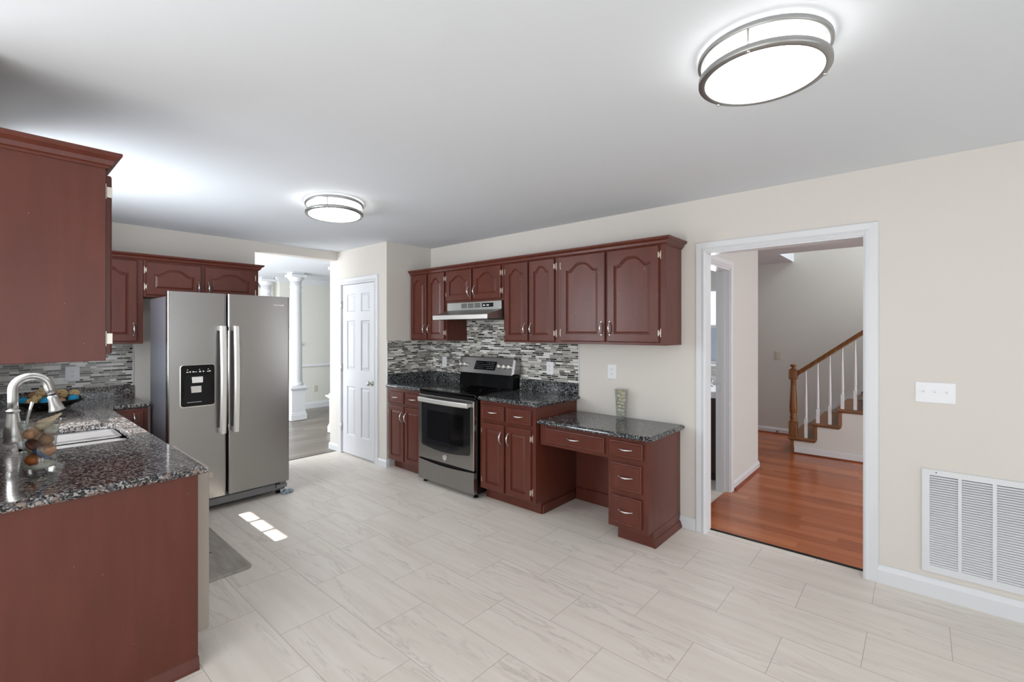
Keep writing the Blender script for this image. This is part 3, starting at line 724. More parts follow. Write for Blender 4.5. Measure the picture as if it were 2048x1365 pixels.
T = Thing('tile_backsplash', 'strip mosaic backsplash behind the faucet, left of the refrigerator', 'backsplash', (XB, .45, 1.0))
T.part('tile_field', MB().box(XB, XB + .008, -.01, .895, .978, 1.37), M_mosaic)
T.part('edge_strip', MB().box(XB, XB + .01, .895, .902, .978, 1.37), M_trim)
T = Thing('tile_backsplash', 'strip mosaic backsplash low on the sink wall beneath the window', 'backsplash', (-3.8, -.01, 1.0))
T.part('tile_field', MB().box(XB + .02, XP, -.0118, -.004, .984, 1.075), M_mosaic)

# upper cabinets, back wall ----------------------------------------
XU = -5.06
F = FB(XU)
T = Thing('upper_cabinet', 'tall dark red upper cabinet left of the refrigerator, over the corner counter', 'cabinet', (XB, .6, 1.37), 'upper cabinets on the back wall')
T.part('cabinet_body', MB().box(XB + .002, XU, .0, .915, 1.365, 2.10, .0015), M_cab)
add_door(T, F, .44, .872, 1.385, 2.078, .055, -1, True, stile=.058)
T = Thing('upper_cabinet', 'short dark red upper cabinet above the refrigerator', 'cabinet', (XB, 1.4, 1.77), 'upper cabinets on the back wall')
T.part('cabinet_body', MB().box(XB + .002, XU, .917, 1.848, 1.772, 2.10, .0015), M_cab)
add_door(T, F, .935, 1.345, 1.790, 2.076, .05, -1, True, stile=.055)
add_door(T, F, 1.375, 1.812, 1.790, 2.076, .05, 1, True, stile=.055)
single('cornice', MB().sweep([(XB + .002, 1.848), (XU, 1.848), (XU, .33)], [(-o, h) for o, h in CROWN], lambda a, b, u: (a, b, 2.086 + u)), M_cab,
       'dark red crown moulding above the refrigerator cabinets', 'moulding', (XU, 1.1, 2.086))
# near upper cabinet on the left wall
F = FL(.314)
T = Thing('upper_cabinet', 'large dark red upper cabinet end panel in the left foreground, above the faucet', 'cabinet', (XP, .1, 1.36))
T.part('cabinet_body', MB().box(-2.83, XP, -.010, .314, 1.36, 2.12, .0015), M_cab)
add_door(T, F, 2.395, 2.80, 1.385, 2.085, .055, -1, True, hz=(1.445, 2.02))
T.part('crown', MB().sweep([(XP, -.01), (XP, .314), (-2.83, .314)], CROWN, lambda a, b, u: (a, b, 2.105 + u * 1.02)), M_cab)

# base units under the L worktop -----------------------------------
T = Thing('base_cabinet', 'plain brown-red end panel closing the sink counter, filling the lower left', 'cabinet', (XP, .3, 0))
T.part('end_panel', MB().box(-2.392, XP, -.01, .62, .001, ZL - .034, .001), M_cab)
T.part('shoe_moulding', MB().sweep([(XP, -.01), (XP, .622)], [(0, 0), (.018, 0), (.016, .012), (.006, .05), (0, .055)], lambda a, b, u: (a, b, .001 + u)), M_cab)
T = Thing('dishwasher', 'pale dishwasher seen edge-on behind the brown-red end panel', 'dishwasher', (-2.75, .3, 0))
T.part('tub_body', MB().box(-3.04, -2.466, .03, .60, .10, ZL - .04, .003).box(-3.03, -2.476, .06, .57, .001, .10), M_kick)
T.part('door_panel', MB().box(-3.045, -2.463, .622, .689, .10, ZL - .034, .006), M_dw)
hp = []
for k in range(9): s_ = k / 8; hp.append((-3.0 + s_ * .5, .696 + .008 * math.sin(s_ * PI), .80))
T.part('handle', MB().tube(hp, .006, 10, 3.0).box(-3.01, -2.99, .689, .71, .79, .81).box(-2.51, -2.49, .689, .71, .79, .81), M_dw)
F = FL(.615)
T = Thing('base_cabinet', 'dark red sink base cabinet hidden behind the dishwasher', 'cabinet', (-3.6, .3, 0))
T.part('cabinet_body', MB().box(-4.75, -3.06, .0, .615, .10, ZL - .25).box(-4.75, -3.06, .585, .615, .60, ZL - .034).box(-4.75, -3.06, .05, .54, .001, .10).box(-4.75, -4.0, .0, .60, .62, ZL - .034), M_cab)
for a, b in ((3.08, 3.5), (3.52, 3.94), (3.97, 4.35)): add_door(T, F, a, b, .115, .69, 0, -1, False)
F = FB(-4.772)
T = Thing('base_cabinet', 'dark red corner base cabinet with one drawer beside the refrigerator', 'cabinet', (XB, .7, 0))
T.part('cabinet_body', MB().box(XB + .002, -4.772, .0, .895, .10, ZL - .034, .0015).box(XB + .004, -4.84, .0, .89, .001, .10), M_cab)
add_drawer(T, F, .64, .865, .70, .825, handle=False)
dd = add_door(T, F, .64, .865, .115, .67, 0, 1, False, stile=.05)
T.part('handle', pull(F, .80, .765, True, ln=.08), M_chrome)

# sink and faucet ----------------------------------------------------
T = Thing('kitchen_sink', 'stainless double bowl sink set under the brown granite worktop', 'sink', (-3.57, .33, ZL - .034))
mb = MB()
def bowl(x0, x1, y0, y1, zt, zb, r=.05, n=6):
    def ring(i, z, rr):
        pts = []
        for cx_, cy_, a0 in ((x1 - i - rr, y1 - i - rr, 0), (x0 + i + rr, y1 - i - rr, 90), (x0 + i + rr, y0 + i + rr, 180), (x1 - i - rr, y0 + i + rr, 270)):
            for k in range(n + 1): a = math.radians(a0 + 90 * k / n); pts.append(Vector((cx_ + rr * math.cos(a), cy_ + rr * math.sin(a), z)))
        return pts
    return [ring(-.019, zt, r), ring(0, zt, r), ring(.003, zt - .01, r), ring(.012, zb + .03, r), ring(.035, zb, r * .8), ring(.036, zb - .003, r * .8), ring(-.004, zb - .004, r), ring(-.019, zt - .004, r)]
zt = ZL - .036
for x0, x1, nm in ((-3.905, -3.555, 'far'), (-3.515, -3.24, 'near')):
    T.part('bowl', MB().loops(bowl(x0, x1, .12, .55, zt, zt - .19), True, False, True), M_sinksteel)
    c = ((x0 + x1) / 2, .34, zt - .189)
    T.part('drain', MB().lathe([(.045, 0), (.045, .003), (.03, .004), (.028, -.002), (.004, -.002)], c, n=20), M_chrome)
T.part('divider', MB().box(-3.556, -3.514, .13, .54, zt - .06, zt, .008), M_sinksteel)
fxp, fyp = -3.62, .105
T = Thing('faucet', 'brushed nickel pull-down faucet arching over the sink', 'faucet', (fxp, fyp, ZL))
T.part('faucet_body', MB().lathe([(.040, .0005), (.040, .006), (.037, .012), (.038, .03), (.037, .06), (.033, .09), (.027, .12), (.0235, .150), (.0235, .158), (.028, .162), (.028, .168), (.021, .171)], (fxp, fyp, ZL), n=28), M_nickel)
pts = [(fxp, fyp, ZL + .16), (fxp, fyp, ZL + .22), (fxp, fyp, ZL + .275)]
R_ = .068
for k in range(1, 17):
    a = PI - k * math.radians(172) / 16; pts.append((fxp, fyp + R_ + R_ * math.cos(a), ZL + .275 + R_ * math.sin(a)))
e = Vector(pts[-1]); d = (e - Vector(pts[-2])).normalized()
pts += [tuple(e + d * .02), tuple(e + d * .045)]
T.part('spout', MB().tube(pts, .0215, 20, up=(1, 0, 0)), M_nickel)
e = Vector(pts[-1]); d = (e - Vector(pts[-2])).normalized()
T.part('spray_head', MB().lathe([(.0175, 0), (.0175, .012), (.021, .013), (.022, .02), (.023, .03), (.0275, .06), (.033, .085), (.036, .092), (.036, .096), (.031, .097)], e, d, 24), M_nickel)
T.part('seal_ring', MB().lathe([(.018, 0), (.0185, .004), (.018, .008)], e - d * .002, d, 20), M_black)
T.part('handle', MB().lathe([(.018, 0), (.018, .02), (.014, .028)], (fxp, fyp + .022, ZL + .075), (0, 1, 0), 16).tube([(fxp, fyp + .048, ZL + .075), (fxp, fyp + .052, ZL + .11), (fxp, fyp + .062, ZL + .16), (fxp, fyp + .072, ZL + .205)], [.010, .009, .011, .014], 10, .55, up=(0, 1, 0)), M_nickel)

# ------------------------------------------------------------------ refrigerator
fr = (-4.7, 1.38, 0)
T = Thing('refrigerator', 'stainless side-by-side refrigerator with a black ice dispenser', 'refrigerator', fr)
XF, y0, y1, ys = -4.30, .925, 1.834, 1.331
T.part('cabinet_shell', MB().box(-4.90, -4.372, y0 + .008, y1 - .008, .03, 1.745, .006).box(-4.372, -4.362, y0 + .014, y1 - .014, .10, 1.73), M_fridgeside)
def fdoor(a, b):
    mb = MB(); z0, z1 = .122, 1.78; rr = .012
    pr = [(-4.362, a), (-4.362, b)]
    pts = [(-4.362, a + .002), (XF - rr, a)] + [(XF - rr + rr * math.sin(t), a + rr - rr * math.cos(t)) for t in (math.radians(30), math.radians(60), math.radians(90))]
    pts += [(XF - rr + rr * math.cos(t), b - rr + rr * math.sin(t)) for t in (0, math.radians(30), math.radians(60), math.radians(90))] + [(-4.362, b - .002)]
    return mb.loops([[(x, y, z0) for x, y in pts], [(x, y, z1) for x, y in pts]])
d1 = T.part('freezer_door', fdoor(y0, ys - .006), M_steel)
d2 = T.part('fridge_door', fdoor(ys + .006, y1), M_steel)
T.part('gasket', MB().box(-4.37, -4.358, y0 + .02, y1 - .02, .13, 1.765), M_black)
def fhandle(yc):
    mb = MB(); L = []; n = 20
    for k in range(n + 1):
        s_ = k / n; z = .64 + s_ * .875; bow = .052 + .020 * math.sin(s_ * PI); w = .023; th = .012
        x = XF + bow
        L.append([(x - th, yc - w, z), (x + th * .4, yc - w, z), (x + th, yc - w * .55, z), (x + th, yc + w * .55, z), (x + th * .4, yc + w, z), (x - th, yc + w, z)])
    mb.loops(L)
    for z in (.66, 1.495): mb.box(XF, XF + .048, yc - .018, yc + .018, z - .02, z + .02, .004)
    return mb
T.part('handle', fhandle(1.285), M_steelb, d1)
T.part('handle', fhandle(1.385), M_steelb, d2)
# dispenser
def rrect(a0, a1, b0, b1, r, n=5):
    pts = []
    for ca, cb, s0 in ((a1 - r, b1 - r, 0), (a0 + r, b1 - r, 90), (a0 + r, b0 + r, 180), (a1 - r, b0 + r, 270)):
        for k in range(n + 1): t = math.radians(s0 + 90 * k / n); pts.append((ca + r * math.cos(t), cb + r * math.sin(t)))
    return pts
FF = FB(XF)
disp = T.part('dispenser', MB().prism(rrect(1.008, 1.238, .882, 1.205, .018), FF, .0005, .004), M_blackgloss, d1)
T.part('dispenser_rim', MB().loops([[FF(a, b, d) for a, b in rrect(1.008 - i, 1.238 + i, .882 - i * 1.6, 1.205 + i * .4, .02)] for i, d in ((0.0, .0055), (.005, .003), (.005, .0))], False, False), M_steelb, d1)
T.part('dispenser_cavity', MB().loops([[FF(a, b, d) for a, b in rrect(1.03 + i, 1.215 - i, .90 + i, 1.125 - i, .012)] for i, d in ((0, .0045), (.012, .0042), (.014, .0041))]), M_black, d1)
T.part('paddle', MB().loops([[FF(1.082, 1.066, .012), FF(1.153, 1.066, .012), FF(1.155, 1.112, .006), FF(1.080, 1.112, .006)], [FF(1.082, 1.066, .016), FF(1.153, 1.066, .016), FF(1.155, 1.112, .010), FF(1.080, 1.112, .010)]]), M_steelb, d1)
T.part('paddle', MB().loops([[FF(1.078, .988, .006), FF(1.145, .988, .006), FF(1.142, 1.040, .014), FF(1.072, 1.040, .014)], [FF(1.078, .988, .010), FF(1.145, .988, .010), FF(1.142, 1.040, .018), FF(1.072, 1.040, .018)]]), M_steelb, d1)
marks = MB()
for k, a in enumerate((1.045, 1.065, 1.085, 1.105, 1.13, 1.155, 1.185, 1.2)):
    marks.box(XF + .0042, XF + .0048, a, a + (.010 if k % 2 else .014), 1.148, 1.154 + (.003 if k % 3 else 0))
for a in (1.05, 1.13, 1.19): marks.box(XF + .0042, XF + .0048, a, a + .006, 1.166, 1.172)
marks.box(XF + .0048, XF + .0056, 1.05, 1.148, .912, .915)
T.part('control_marks', marks, M_ink, d1)
T.part('kick_grille', MB().box(-4.37, -4.345, y0 + .02, y1 - .10, .045, .100, .004).box(-4.375, -4.36, y0 + .02, y1 - .02, .10, .118), M_kick)
T.part('hinge_cover', MB().box(-4.37, -4.315, y1 - .105, y1 - .012, .062, .098, .006).box(-4.36, -4.32, y1 - .075, y1 - .02, .098, .12, .004), M_kick)
T.part('hinge_cover', MB().box(-4.42, -4.33, y0 + .02, y0 + .10, 1.745, 1.765, .005).box(-4.42, -4.33, y1 - .10, y1 - .02, 1.745, 1.765, .005), M_kick)
for yy in (y0 + .07, y1 - .06):
    T.part('foot', MB().cyl((-4.40, yy, .001), (-4.40, yy, .03), .022, .018), M_black)
    T.part('foot', MB().cyl((-4.85, yy, .001), (-4.85, yy, .03), .022, .018), M_black)
def text_mesh(name, s, size, M, mat, T, parent, depth=.0006):
    cu = bpy.data.curves.new(name, 'FONT'); cu.body = s; cu.size = size; cu.extrude = depth; cu.align_x = 'CENTER'; cu.shear = .25
    ob = bpy.data.objects.new(name, cu); COL.objects.link(ob)
    dg = bpy.context.evaluated_depsgraph_get(); me = bpy.data.meshes.new_from_object(ob.evaluated_get(dg))
    bpy.data.objects.remove(ob); me.transform(M); me.transform(Matrix.Translation(-Vector(T.loc)))
    me.materials.clear(); me.materials.append(mat)
    ob = bpy.data.objects.new(name, me); COL.objects.link(ob); ob.parent = parent; return ob
def face_matrix(F, a, b, c):
    o_ = F(a, b, c); return Matrix(((F.U.x, 0, F.N.x, o_.x), (F.U.y, 0, F.N.y, o_.y), (F.U.z, 1, F.N.z, o_.z), (0, 0, 0, 1)))
text_mesh('logo', 'Whirlpool', .022, face_matrix(FF, 1.735, 1.698, .0008), M_chrome, T, d2)
single('foam_shim', MB().box(-4.37, -4.29, 1.80, 1.835, .001, .03, .008).box(-4.36, -4.30, 1.838, 1.875, .001, .026, .008).box(-4.34, -4.29, 1.775, 1.80, .001, .02, .006), M_rag,
       'crumpled blue-grey pad on the floor at the front foot of the refrigerator', 'pad', (-4.33, 1.83, 0))

# ------------------------------------------------------------------ range
rg = (-3.31, 3.1, 0)
T = Thing('range', 'stainless electric range with black glass cooktop and oven window', 'stove', rg)
rx0, rx1, ryf = -3.700, -2.921, 2.820
FR = FW(ryf)
T.part('oven_body', MB().box(rx0 + .006, rx1 - .004, ryf + .045, 3.44, .035, .885, .003), M_enamel)
T.part('cooktop', MB().box(rx0 - .006, rx1 + .006, ryf + .015, 3.37, .885, .912, .006), M_blackgloss)
for cx_, cy_, r_ in ((-3.52, 2.99, .10), (-3.12, 2.99, .085), (-3.52, 3.23, .075), (-3.12, 3.23, .10)):
    T.part('burner_ring', MB().loops([[(cx_ + q * math.cos(t * PI / 20), cy_ + q * math.sin(t * PI / 20), .9123) for t in range(40)] for q in (r_, r_ - .003)], False, False), simple('burner_print', srgb(70, 70, 72), .3) if cx_ == -3.52 and cy_ == 2.99 else bpy.data.materials['burner_print'])
T.part('vent_trim', MB().box(rx0 + .004, rx1 - .004, ryf + .02, ryf + .06, .862, .885, .003), M_enamel)
dr = T.part('oven_door', MB().box(rx0, rx1, ryf, ryf + .043, .244, .860, .005), M_steel)
# window: straight top, bowed bottom
wp = [(-3.645, .800), (-3.645, .392)]
for k in range(0, 13):
    s_ = k / 12; wp.append((-3.63 + .65 * s_, .375 - .028 * math.sin(s_ * PI)))
wp += [(-2.968, .392), (-2.968, .800)]
T.part('oven_window', MB().prism(wp, FR, .0005, .003), M_oven_glass, dr)
T.part('inner_window', MB().prism([(-3.56, .72), (-3.56, .44), (-3.05, .44), (-3.05, .72)], FR, .003, .0036), M_blackgloss, dr)
hl = []; n = 16
for k in range(n + 1):
    s_ = k / n; a = -3.66 + .695 * s_; d = .030 + .016 * math.sin(s_ * PI); z = .817
    hl.append([FR(a, z - .021, d - .008), FR(a, z - .021, d + .006), FR(a, z - .012, d + .010), FR(a, z + .012, d + .010), FR(a, z + .021, d + .006), FR(a, z + .021, d - .008)])
T.part('handle', MB().loops(hl).box(-3.655, -3.63, ryf - .026, ryf, .803, .831).box(-2.995, -2.970, ryf - .026, ryf, .803, .831), M_steelb, dr)
em = MB().lathe([(.028, 0), (.028, .0016), (.026, .002), (.0245, .0012), (.0245, .0012)], FR(-3.31, .298, 0), (0, -1, 0), 28)
eb = T.part('emblem', em, M_chrome, dr)
text_mesh('monogram', 'GE', .026, face_matrix(FR, -3.31, .289, .0016), M_steelb, T, dr)
# storage drawer with the bowed finger gap
dp = [(rx0, .040), (rx1, .040), (rx1, .232)]
for k in range(13): s_ = k / 12; dp.append((rx1 - (rx1 - rx0) * s_, .232 - .018 * math.sin(s_ * PI)))
dp.append((rx0, .232))
T.part('storage_drawer', MB().prism(dp, FR, -.043, -.002), M_steel)
T.part('drawer_gap', MB().box(rx0 + .01, rx1 - .01, ryf + .02, ryf + .045, .19, .25), M_black)
for a in (-3.66, -2.955):
    for yy in (ryf + .06, 3.38): T.part('foot', MB().cyl((a, yy, .001), (a, yy, .012), .024, .020, 14).cyl((a, yy, .012), (a, yy, .04), .01, n=10), M_black)
# backguard
bgp = [(3.345, .905), (3.365, 1.040), (3.340, 1.046), (3.365, 1.190), (3.380, 1.208), (3.44, 1.208), (3.462, 1.19), (3.462, .905)]
T.part('backguard', MB().loops([[(x, y, z) for y, z in bgp[:2] + [(3.452, 1.04), (3.452, .905)]] for x in (rx0 + .015, rx1 - .012)]), M_blackgloss)
PB = [(3.338, 1.044), (3.342, 1.040), (3.46, 1.040), (3.462, 1.19), (3.445, 1.208), (3.385, 1.208), (3.372, 1.200)]
cp = T.part('control_panel', MB().loops([[(x, (y - 3.4) * s_ + 3.4, (z - 1.125) * s_ + 1.125) for y, z in PB] for x, s_ in ((rx0 + .004, .86), (rx0 + .014, 1), (rx1 - .02, 1), (rx1 + .004, .80))]), M_steel)
pn = Vector((0, -(1.200 - 1.044), -(3.338 - 3.372))).normalized()    # outward normal of the sloped face
def on_panel(a, z, c=0):
    t = (z - 1.044) / (1.200 - 1.044); return Vector((a, 3.338 + t * .034, z)) + Vector((0, -.977, .213)) * c
def ppoly(pts, c0, c1): return MB().loops([[on_panel(a, z, c0) for a, z in pts], [on_panel(a, z, c1) for a, z in pts]])
T.part('display', ppoly([(-3.462, 1.080), (-3.168, 1.080), (-3.15, 1.168), (-3.444, 1.168)], .0003, .002), M_blackgloss, cp)
mk = MB()
R_ = random.Random(3)
for r_ in range(4):
    for q in range(12):
        if 5 <= q <= 6 and r_ in (0, 3): continue
        a = -3.44 + q * .0225; z = 1.095 + r_ * .018; w = R_.choice((.005, .008, .011))
        mk.loops([[on_panel(a, z, .0021), on_panel(a + w, z, .0021), on_panel(a + w, z + .004, .0021), on_panel(a, z + .004, .0021)], [on_panel(a, z, .0026), on_panel(a + w, z, .0026), on_panel(a + w, z + .004, .0026), on_panel(a, z + .004, .0026)]])
T.part('display_marks', mk, simple('grey_marks', srgb(140, 145, 150), .5), cp)
for a in (-3.650, -3.585, -3.100, -3.035, -2.970):
    T.part('knob', MB().lathe([(.023, 0), (.023, .004), (.019, .006), (.018, .026), (.015, .030)], on_panel(a, 1.122), (0, -.977, .213), 20).loops([[on_panel(a - .004, 1.106, .03), on_panel(a + .004, 1.106, .03), on_panel(a + .004, 1.138, .03), on_panel(a - .004, 1.138, .03)], [on_panel(a - .003, 1.108, .036), on_panel(a + .003, 1.108, .036), on_panel(a + .003, 1.136, .036), on_panel(a - .003, 1.136, .036)]]), M_steelb, cp)

# range hood
T = Thing('range_hood', 'slim stainless range hood under the short upper cabinet', 'range hood', (-3.3, YW, 1.6))
hx0, hx1 = -3.672, -2.912
yh = 3.165
T.part('hood_body', MB().box(hx0, hx1, yh, YW - .012, 1.680, 1.759, .002)
       .loops([[(hx0, yh, 1.680), (hx0, YW - .012, 1.680), (hx0, YW - .012, 1.59), (hx0, 2.985, 1.59), (hx0, 2.985, 1.625)], [(hx1, yh, 1.680), (hx1, YW - .012, 1.680), (hx1, YW - .012, 1.59), (hx1, 2.985, 1.59), (hx1, 2.985, 1.625)]]), M_hood)
T.part('front_lip', MB().box(hx0 - .002, hx1 + .002, 2.975, 2.987, 1.585, 1.627, .002), M_steelb)
FH = FW(yh)
for k in range(3):
    a = -3.455 + k * .095; mb = MB()
    for q in range(6): mb.box(a, a + .078, yh - .0012, yh + .001, 1.702 + q * .0075, 1.7065 + q * .0075)
    T.part('vent_grille', mb, M_slot)
T.part('switch_panel', MB().box(-3.165, -3.015, yh - .002, yh + .001, 1.703, 1.742), M_black)
T.part('switch', MB().box(-3.15, -3.12, yh - .004, yh - .001, 1.715, 1.727, .001), M_plate)
T.part('switch', MB().box(-3.10, -3.07, yh - .004, yh - .001, 1.715, 1.727, .001), M_plate)
T.part('underside_filter', MB().box(hx0 + .05, hx1 - .05, 3.03, 3.42, 1.582, 1.5895), M_enamel)

# ------------------------------------------------------------------ outlets, switches
def outlet(label, F, a, b, w=.072, h=.118, kind='outlet', mat=None, grp=None, toggles=1):
    mat = mat or M_plate; loc = tuple(F(a, b, 0))
    T = Thing('power_outlet' if kind == 'outlet' else 'light_switch', label, 'outlet' if kind == 'outlet' else 'light switch', loc, grp)
    def pl(i, d): return [F(a - w / 2 + i, b - h / 2 + i, d), F(a + w / 2 - i, b - h / 2 + i, d), F(a + w / 2 - i, b + h / 2 - i, d), F(a - w / 2 + i, b + h / 2 - i, d)]
    T.part('cover_plate', MB().loops([pl(0, .0002), pl(0, .003), pl(.004, .006)]), mat)
    if kind == 'outlet':
        cols = [a] if w < .1 else [a - .023, a + .023]
        for c in cols:
            for dz in (-.0195, .0195):
                r_ = T.part('receptacle', MB().prism([(c - .016, b + dz - .010), (c - .010, b + dz - .014), (c + .010, b + dz - .014), (c + .016, b + dz - .010), (c + .016, b + dz + .010), (c + .010, b + dz + .014), (c - .010, b + dz + .014), (c - .016, b + dz + .010)], F, .005, .0075), mat)
                mb = MB()
                for q in (-.0065, .0045): mb.prism([(c + q, b + dz), (c + q + .002, b + dz), (c + q + .002, b + dz + .008), (c + q, b + dz + .008)], F, .0076, .008)
                mb.prism([(c - .002, b + dz - .008), (c + .002, b + dz - .008), (c + .002, b + dz - .004), (c - .002, b + dz - .004)], F, .0076, .008)
                T.part('slots', mb, M_slot, r_)
    else:
        for k in range(toggles):
            c = a + (k - (toggles - 1) / 2) * .047
            T.part('toggle', MB().prism([(c - .005, b - .012), (c + .005, b - .012), (c + .005, b + .012), (c - .005, b + .012)], F, .005, .0075).loops([[F(c - .004, b - .002, .006), F(c + .004, b - .002, .006), F(c + .004, b + .008, .006), F(c - .004, b + .008, .006)], [F(c - .003, b + .006, .017), F(c + .003, b + .006, .017), F(c + .003, b + .011, .016), F(c - .003, b + .011, .016)]]), mat)
            for dz in (-.03, .03): T.part('screw', MB().cyl(F(c, b + dz, .005), F(c, b + dz, .0068), .003, n=8), mat)
outlet('white outlet on the mosaic tile left of the range', FW(YW - .008), -4.065, 1.122, grp='outlets on the range wall')
outlet('white outlet on the mosaic tile right of the range', FW(YW - .008), -2.575, 1.130, .078, grp='outlets on the range wall')
outlet('white outlet on the bare wall above the desk top', FW(YW), -1.937, 1.133, .080, .125, grp='outlets on the range wall')
outlet('white outlet on the mosaic tile behind the faucet', FB(XB + .008), .497, 1.113, .092, .128)
outlet('white triple light switch right of the doorway', FW(YW), .0625, 1.133, .168, .115, 'switch', toggles=3)
outlet('almond light switch on the far hall wall by the stairs', FW(7.5), -1.52, 1.125, .085, .125, 'switch', M_almond)
outlet('almond outlet low on the dining room wall', FB(-8.72), 4.21, .37, .078, .12, 'outlet', M_almond)

# return air grille
T = Thing('return_air_grille', 'large white louvred return air grille low on the right wall', 'vent grille', (.4, YW, .42))
gx0, gx1, gz0, gz1 = .008, .735, .140, .708
cols = [(.040, .154), (.168, .284), (.299, .415), (.43, .546), (.56, .676)]
fr_ = MB(); yA, yB = YW - .012, YW + .001
fr_.box(gx0, cols[0][0], yA, yB, gz0, gz1).box(cols[-1][1], gx1, yA, yB, gz0, gz1)
fr_.box(cols[0][0], cols[-1][1], yA, yB, .676, gz1).box(cols[0][0], cols[-1][1], yA, yB, gz0, .178)
for k in range(4): fr_.box(cols[k][1], cols[k + 1][0], yA, yB, .178, .676)
T.part('grille_frame', fr_, M_trim)
T.part('grille_back', MB().box(.03, .69, YW - .0012, YW - .0004, .17, .68), simple('grille_shadow', srgb(70, 72, 76), .9))
NL = 38
for c0, c1 in cols:
    mb = MB()
    for k in range(NL):
        z = .181 + k * (.676 - .181) / NL; dz = .0078
        mb.loops([[(x, YW - .0115, z - .001), (x, YW - .0100, z - .001), (x, YW - .0035, z + dz), (x, YW - .005, z + dz)] for x in (c0, c1)])
    T.part('louvre_bank', mb, M_trim)
T.part('latch', MB().cyl((.067, YW - .014, .694), (.067, YW - .011, .694), .003, n=8), M_slot)

# ------------------------------------------------------------------ ceiling lights
def ceiling_light(label, cx_, cy_, rx, ry, th, posts):
    T = Thing('ceiling_light', label, 'ceiling light', (cx_, cy_, H), 'flush ceiling lights')
    cs, sn = math.cos(th), math.sin(th); n = 64
    def ring(k, z):
        return [(cx_ + rx * k * math.cos(2 * PI * i / n) * cs - ry * k * math.sin(2 * PI * i / n) * sn, cy_ + rx * k * math.cos(2 * PI * i / n) * sn + ry * k * math.sin(2 * PI * i / n) * cs, z) for i in range(n)]
    T.part('ceiling_plate', MB().loops([ring(.90, H - .001), ring(.90, H - .012)]), M_trim)
    T.part('diffuser', MB().loops([ring(.895, H - .0125), ring(.90, H - .07), ring(.895, H - .078), ring(.86, H - .086), ring(.6, H - .090), ring(.2, H - .092)], True, True, True), M_lens)
    def band(z0, z1, ki, ko):
        return MB().loops([ring(ki, z0), ring(ko - .01, z0), ring(ko, z0 + .003), ring(ko, z1 - .003), ring(ko - .01, z1), ring(ki, z1), ring(ki, z0)], False, False, True)
    T.part('upper_ring', band(H - .030, H - .012, .955, 1.01), M_ring)
    T.part('lower_ring', band(H - .096, H - .076, .895, 1.0), M_ring)
    for a in posts:
        t = math.radians(a) - th; k = .975
        x = cx_ + rx * k * math.cos(t) * cs - ry * k * math.sin(t) * sn; y = cy_ + rx * k * math.cos(t) * sn + ry * k * math.sin(t) * cs
        T.part('post', MB().cyl((x, y, H - .096), (x, y, H - .012), .0035, n=10).ball((x, y, H - .098), .006, n=10, m=6), M_nickel)
ceiling_light('large lit flush ceiling light near the camera, top right', -.407, 1.765, .203, .207, 0, (32, 152, 272))
ceiling_light('lit flush ceiling light above the refrigerator end of the kitchen', -3.310, 1.745, .205, .262, 1.173, (62, 182, -43))

# ------------------------------------------------------------------ floor mat
def mat_tex():
    m, N, K, B = new_mat('grey_mat')
    tc = N.new('ShaderNodeTexCoord'); mp = N.new('ShaderNodeMapping'); mp.inputs['Scale'].default_value = (4, 24, 4); K.new(tc.outputs['Object'], mp.inputs['Vector'])
    n = N.new('ShaderNodeTexNoise'); n.inputs['Scale'].default_value = 1.2; n.inputs['Detail'].default_value = 6; K.new(mp.outputs[0], n.inputs['Vector'])
    K.new(ramp(N, K, n.outputs['Fac'], [(.3, srgb(150, 143, 134)), (.7, srgb(178, 170, 160))]), B.inputs['Base Color']); B.inputs['Roughness'].default_value = .7
    return m
T = Thing('floor_mat', 'grey anti-fatigue mat on the floor in front of the sink', 'mat', (-3.7, .95, 0))
T.part('mat_pad', MB().loops([[(a, b, z) for a, b in rrect(-4.35 + i, -3.12 - i, .66 + i, 1.115 - i, .045)] for i, z in ((0, .001), (0, .006), (.012, .014))]), mat_tex())
lf = MB()
for (cx_, cy_, ln, an) in ((-3.56, .955, .05, .4), (-3.57, .93, .055, 2.6), (-3.52, .97, .06, 1.0), (-3.60, .985, .05, 3.3), (-3.50, .93, .05, -.2), (-3.55, .90, .045, 4.4)):
    ca, sa = math.cos(an), math.sin(an); P = []
    for k in range(12):
        t = 2 * PI * k / 12; u, v = ln / 2 * math.cos(t), .009 * math.sin(t) * (1 + .5 * math.cos(t)); P.append((cx_ + u * ca - v * sa, cy_ + u * sa + v * ca, 0))
    lf.loops([[(x, y, .0141) for x, y, _ in P], [(x, y, .0145) for x, y, _ in P]])
T.part('leaf_print', lf, simple('leaf_print_dark', srgb(96, 90, 84), .7))

# ------------------------------------------------------------------ vases and bowl
def shell_mats():
    return [simple('shell_cream', srgb(226, 208, 176), .6, var=.15, vscale=60), simple('shell_tan', srgb(200, 152, 118), .6, var=.25, vscale=70), simple('shell_orange', srgb(176, 98, 40), .5, var=.3, vscale=60),
            simple('shell_brown', srgb(98, 52, 34), .4, var=.3, vscale=60), simple('shell_white', srgb(228, 222, 210), .5, var=.08, vscale=60), simple('shell_rose', srgb(208, 172, 152), .6, var=.2, vscale=60),
            simple('starfish_blue', srgb(52, 92, 142), .6, var=.2, vscale=80)]
SM = shell_mats()
def conch(c, ax, ln, r):
    """spiral shell: tapering whorls"""
    prof = [(.0005, 0)]; n = 6
    for k in range(n):
        t = k / n; prof += [(r * (t + .10), ln * t * .72 + .002), (r * (t + .22), ln * (t + .5 / n) * .72)]
    prof += [(r * .95, ln * .78), (r * .5, ln * .92), (r * .1, ln)]
    return MB().lathe(prof, c, ax, 14)
vx, vy = -2.79, .158
T = Thing('glass_vase', 'waisted clear glass vase of seashells on the sink counter', 'vase', (vx, vy, ZL))
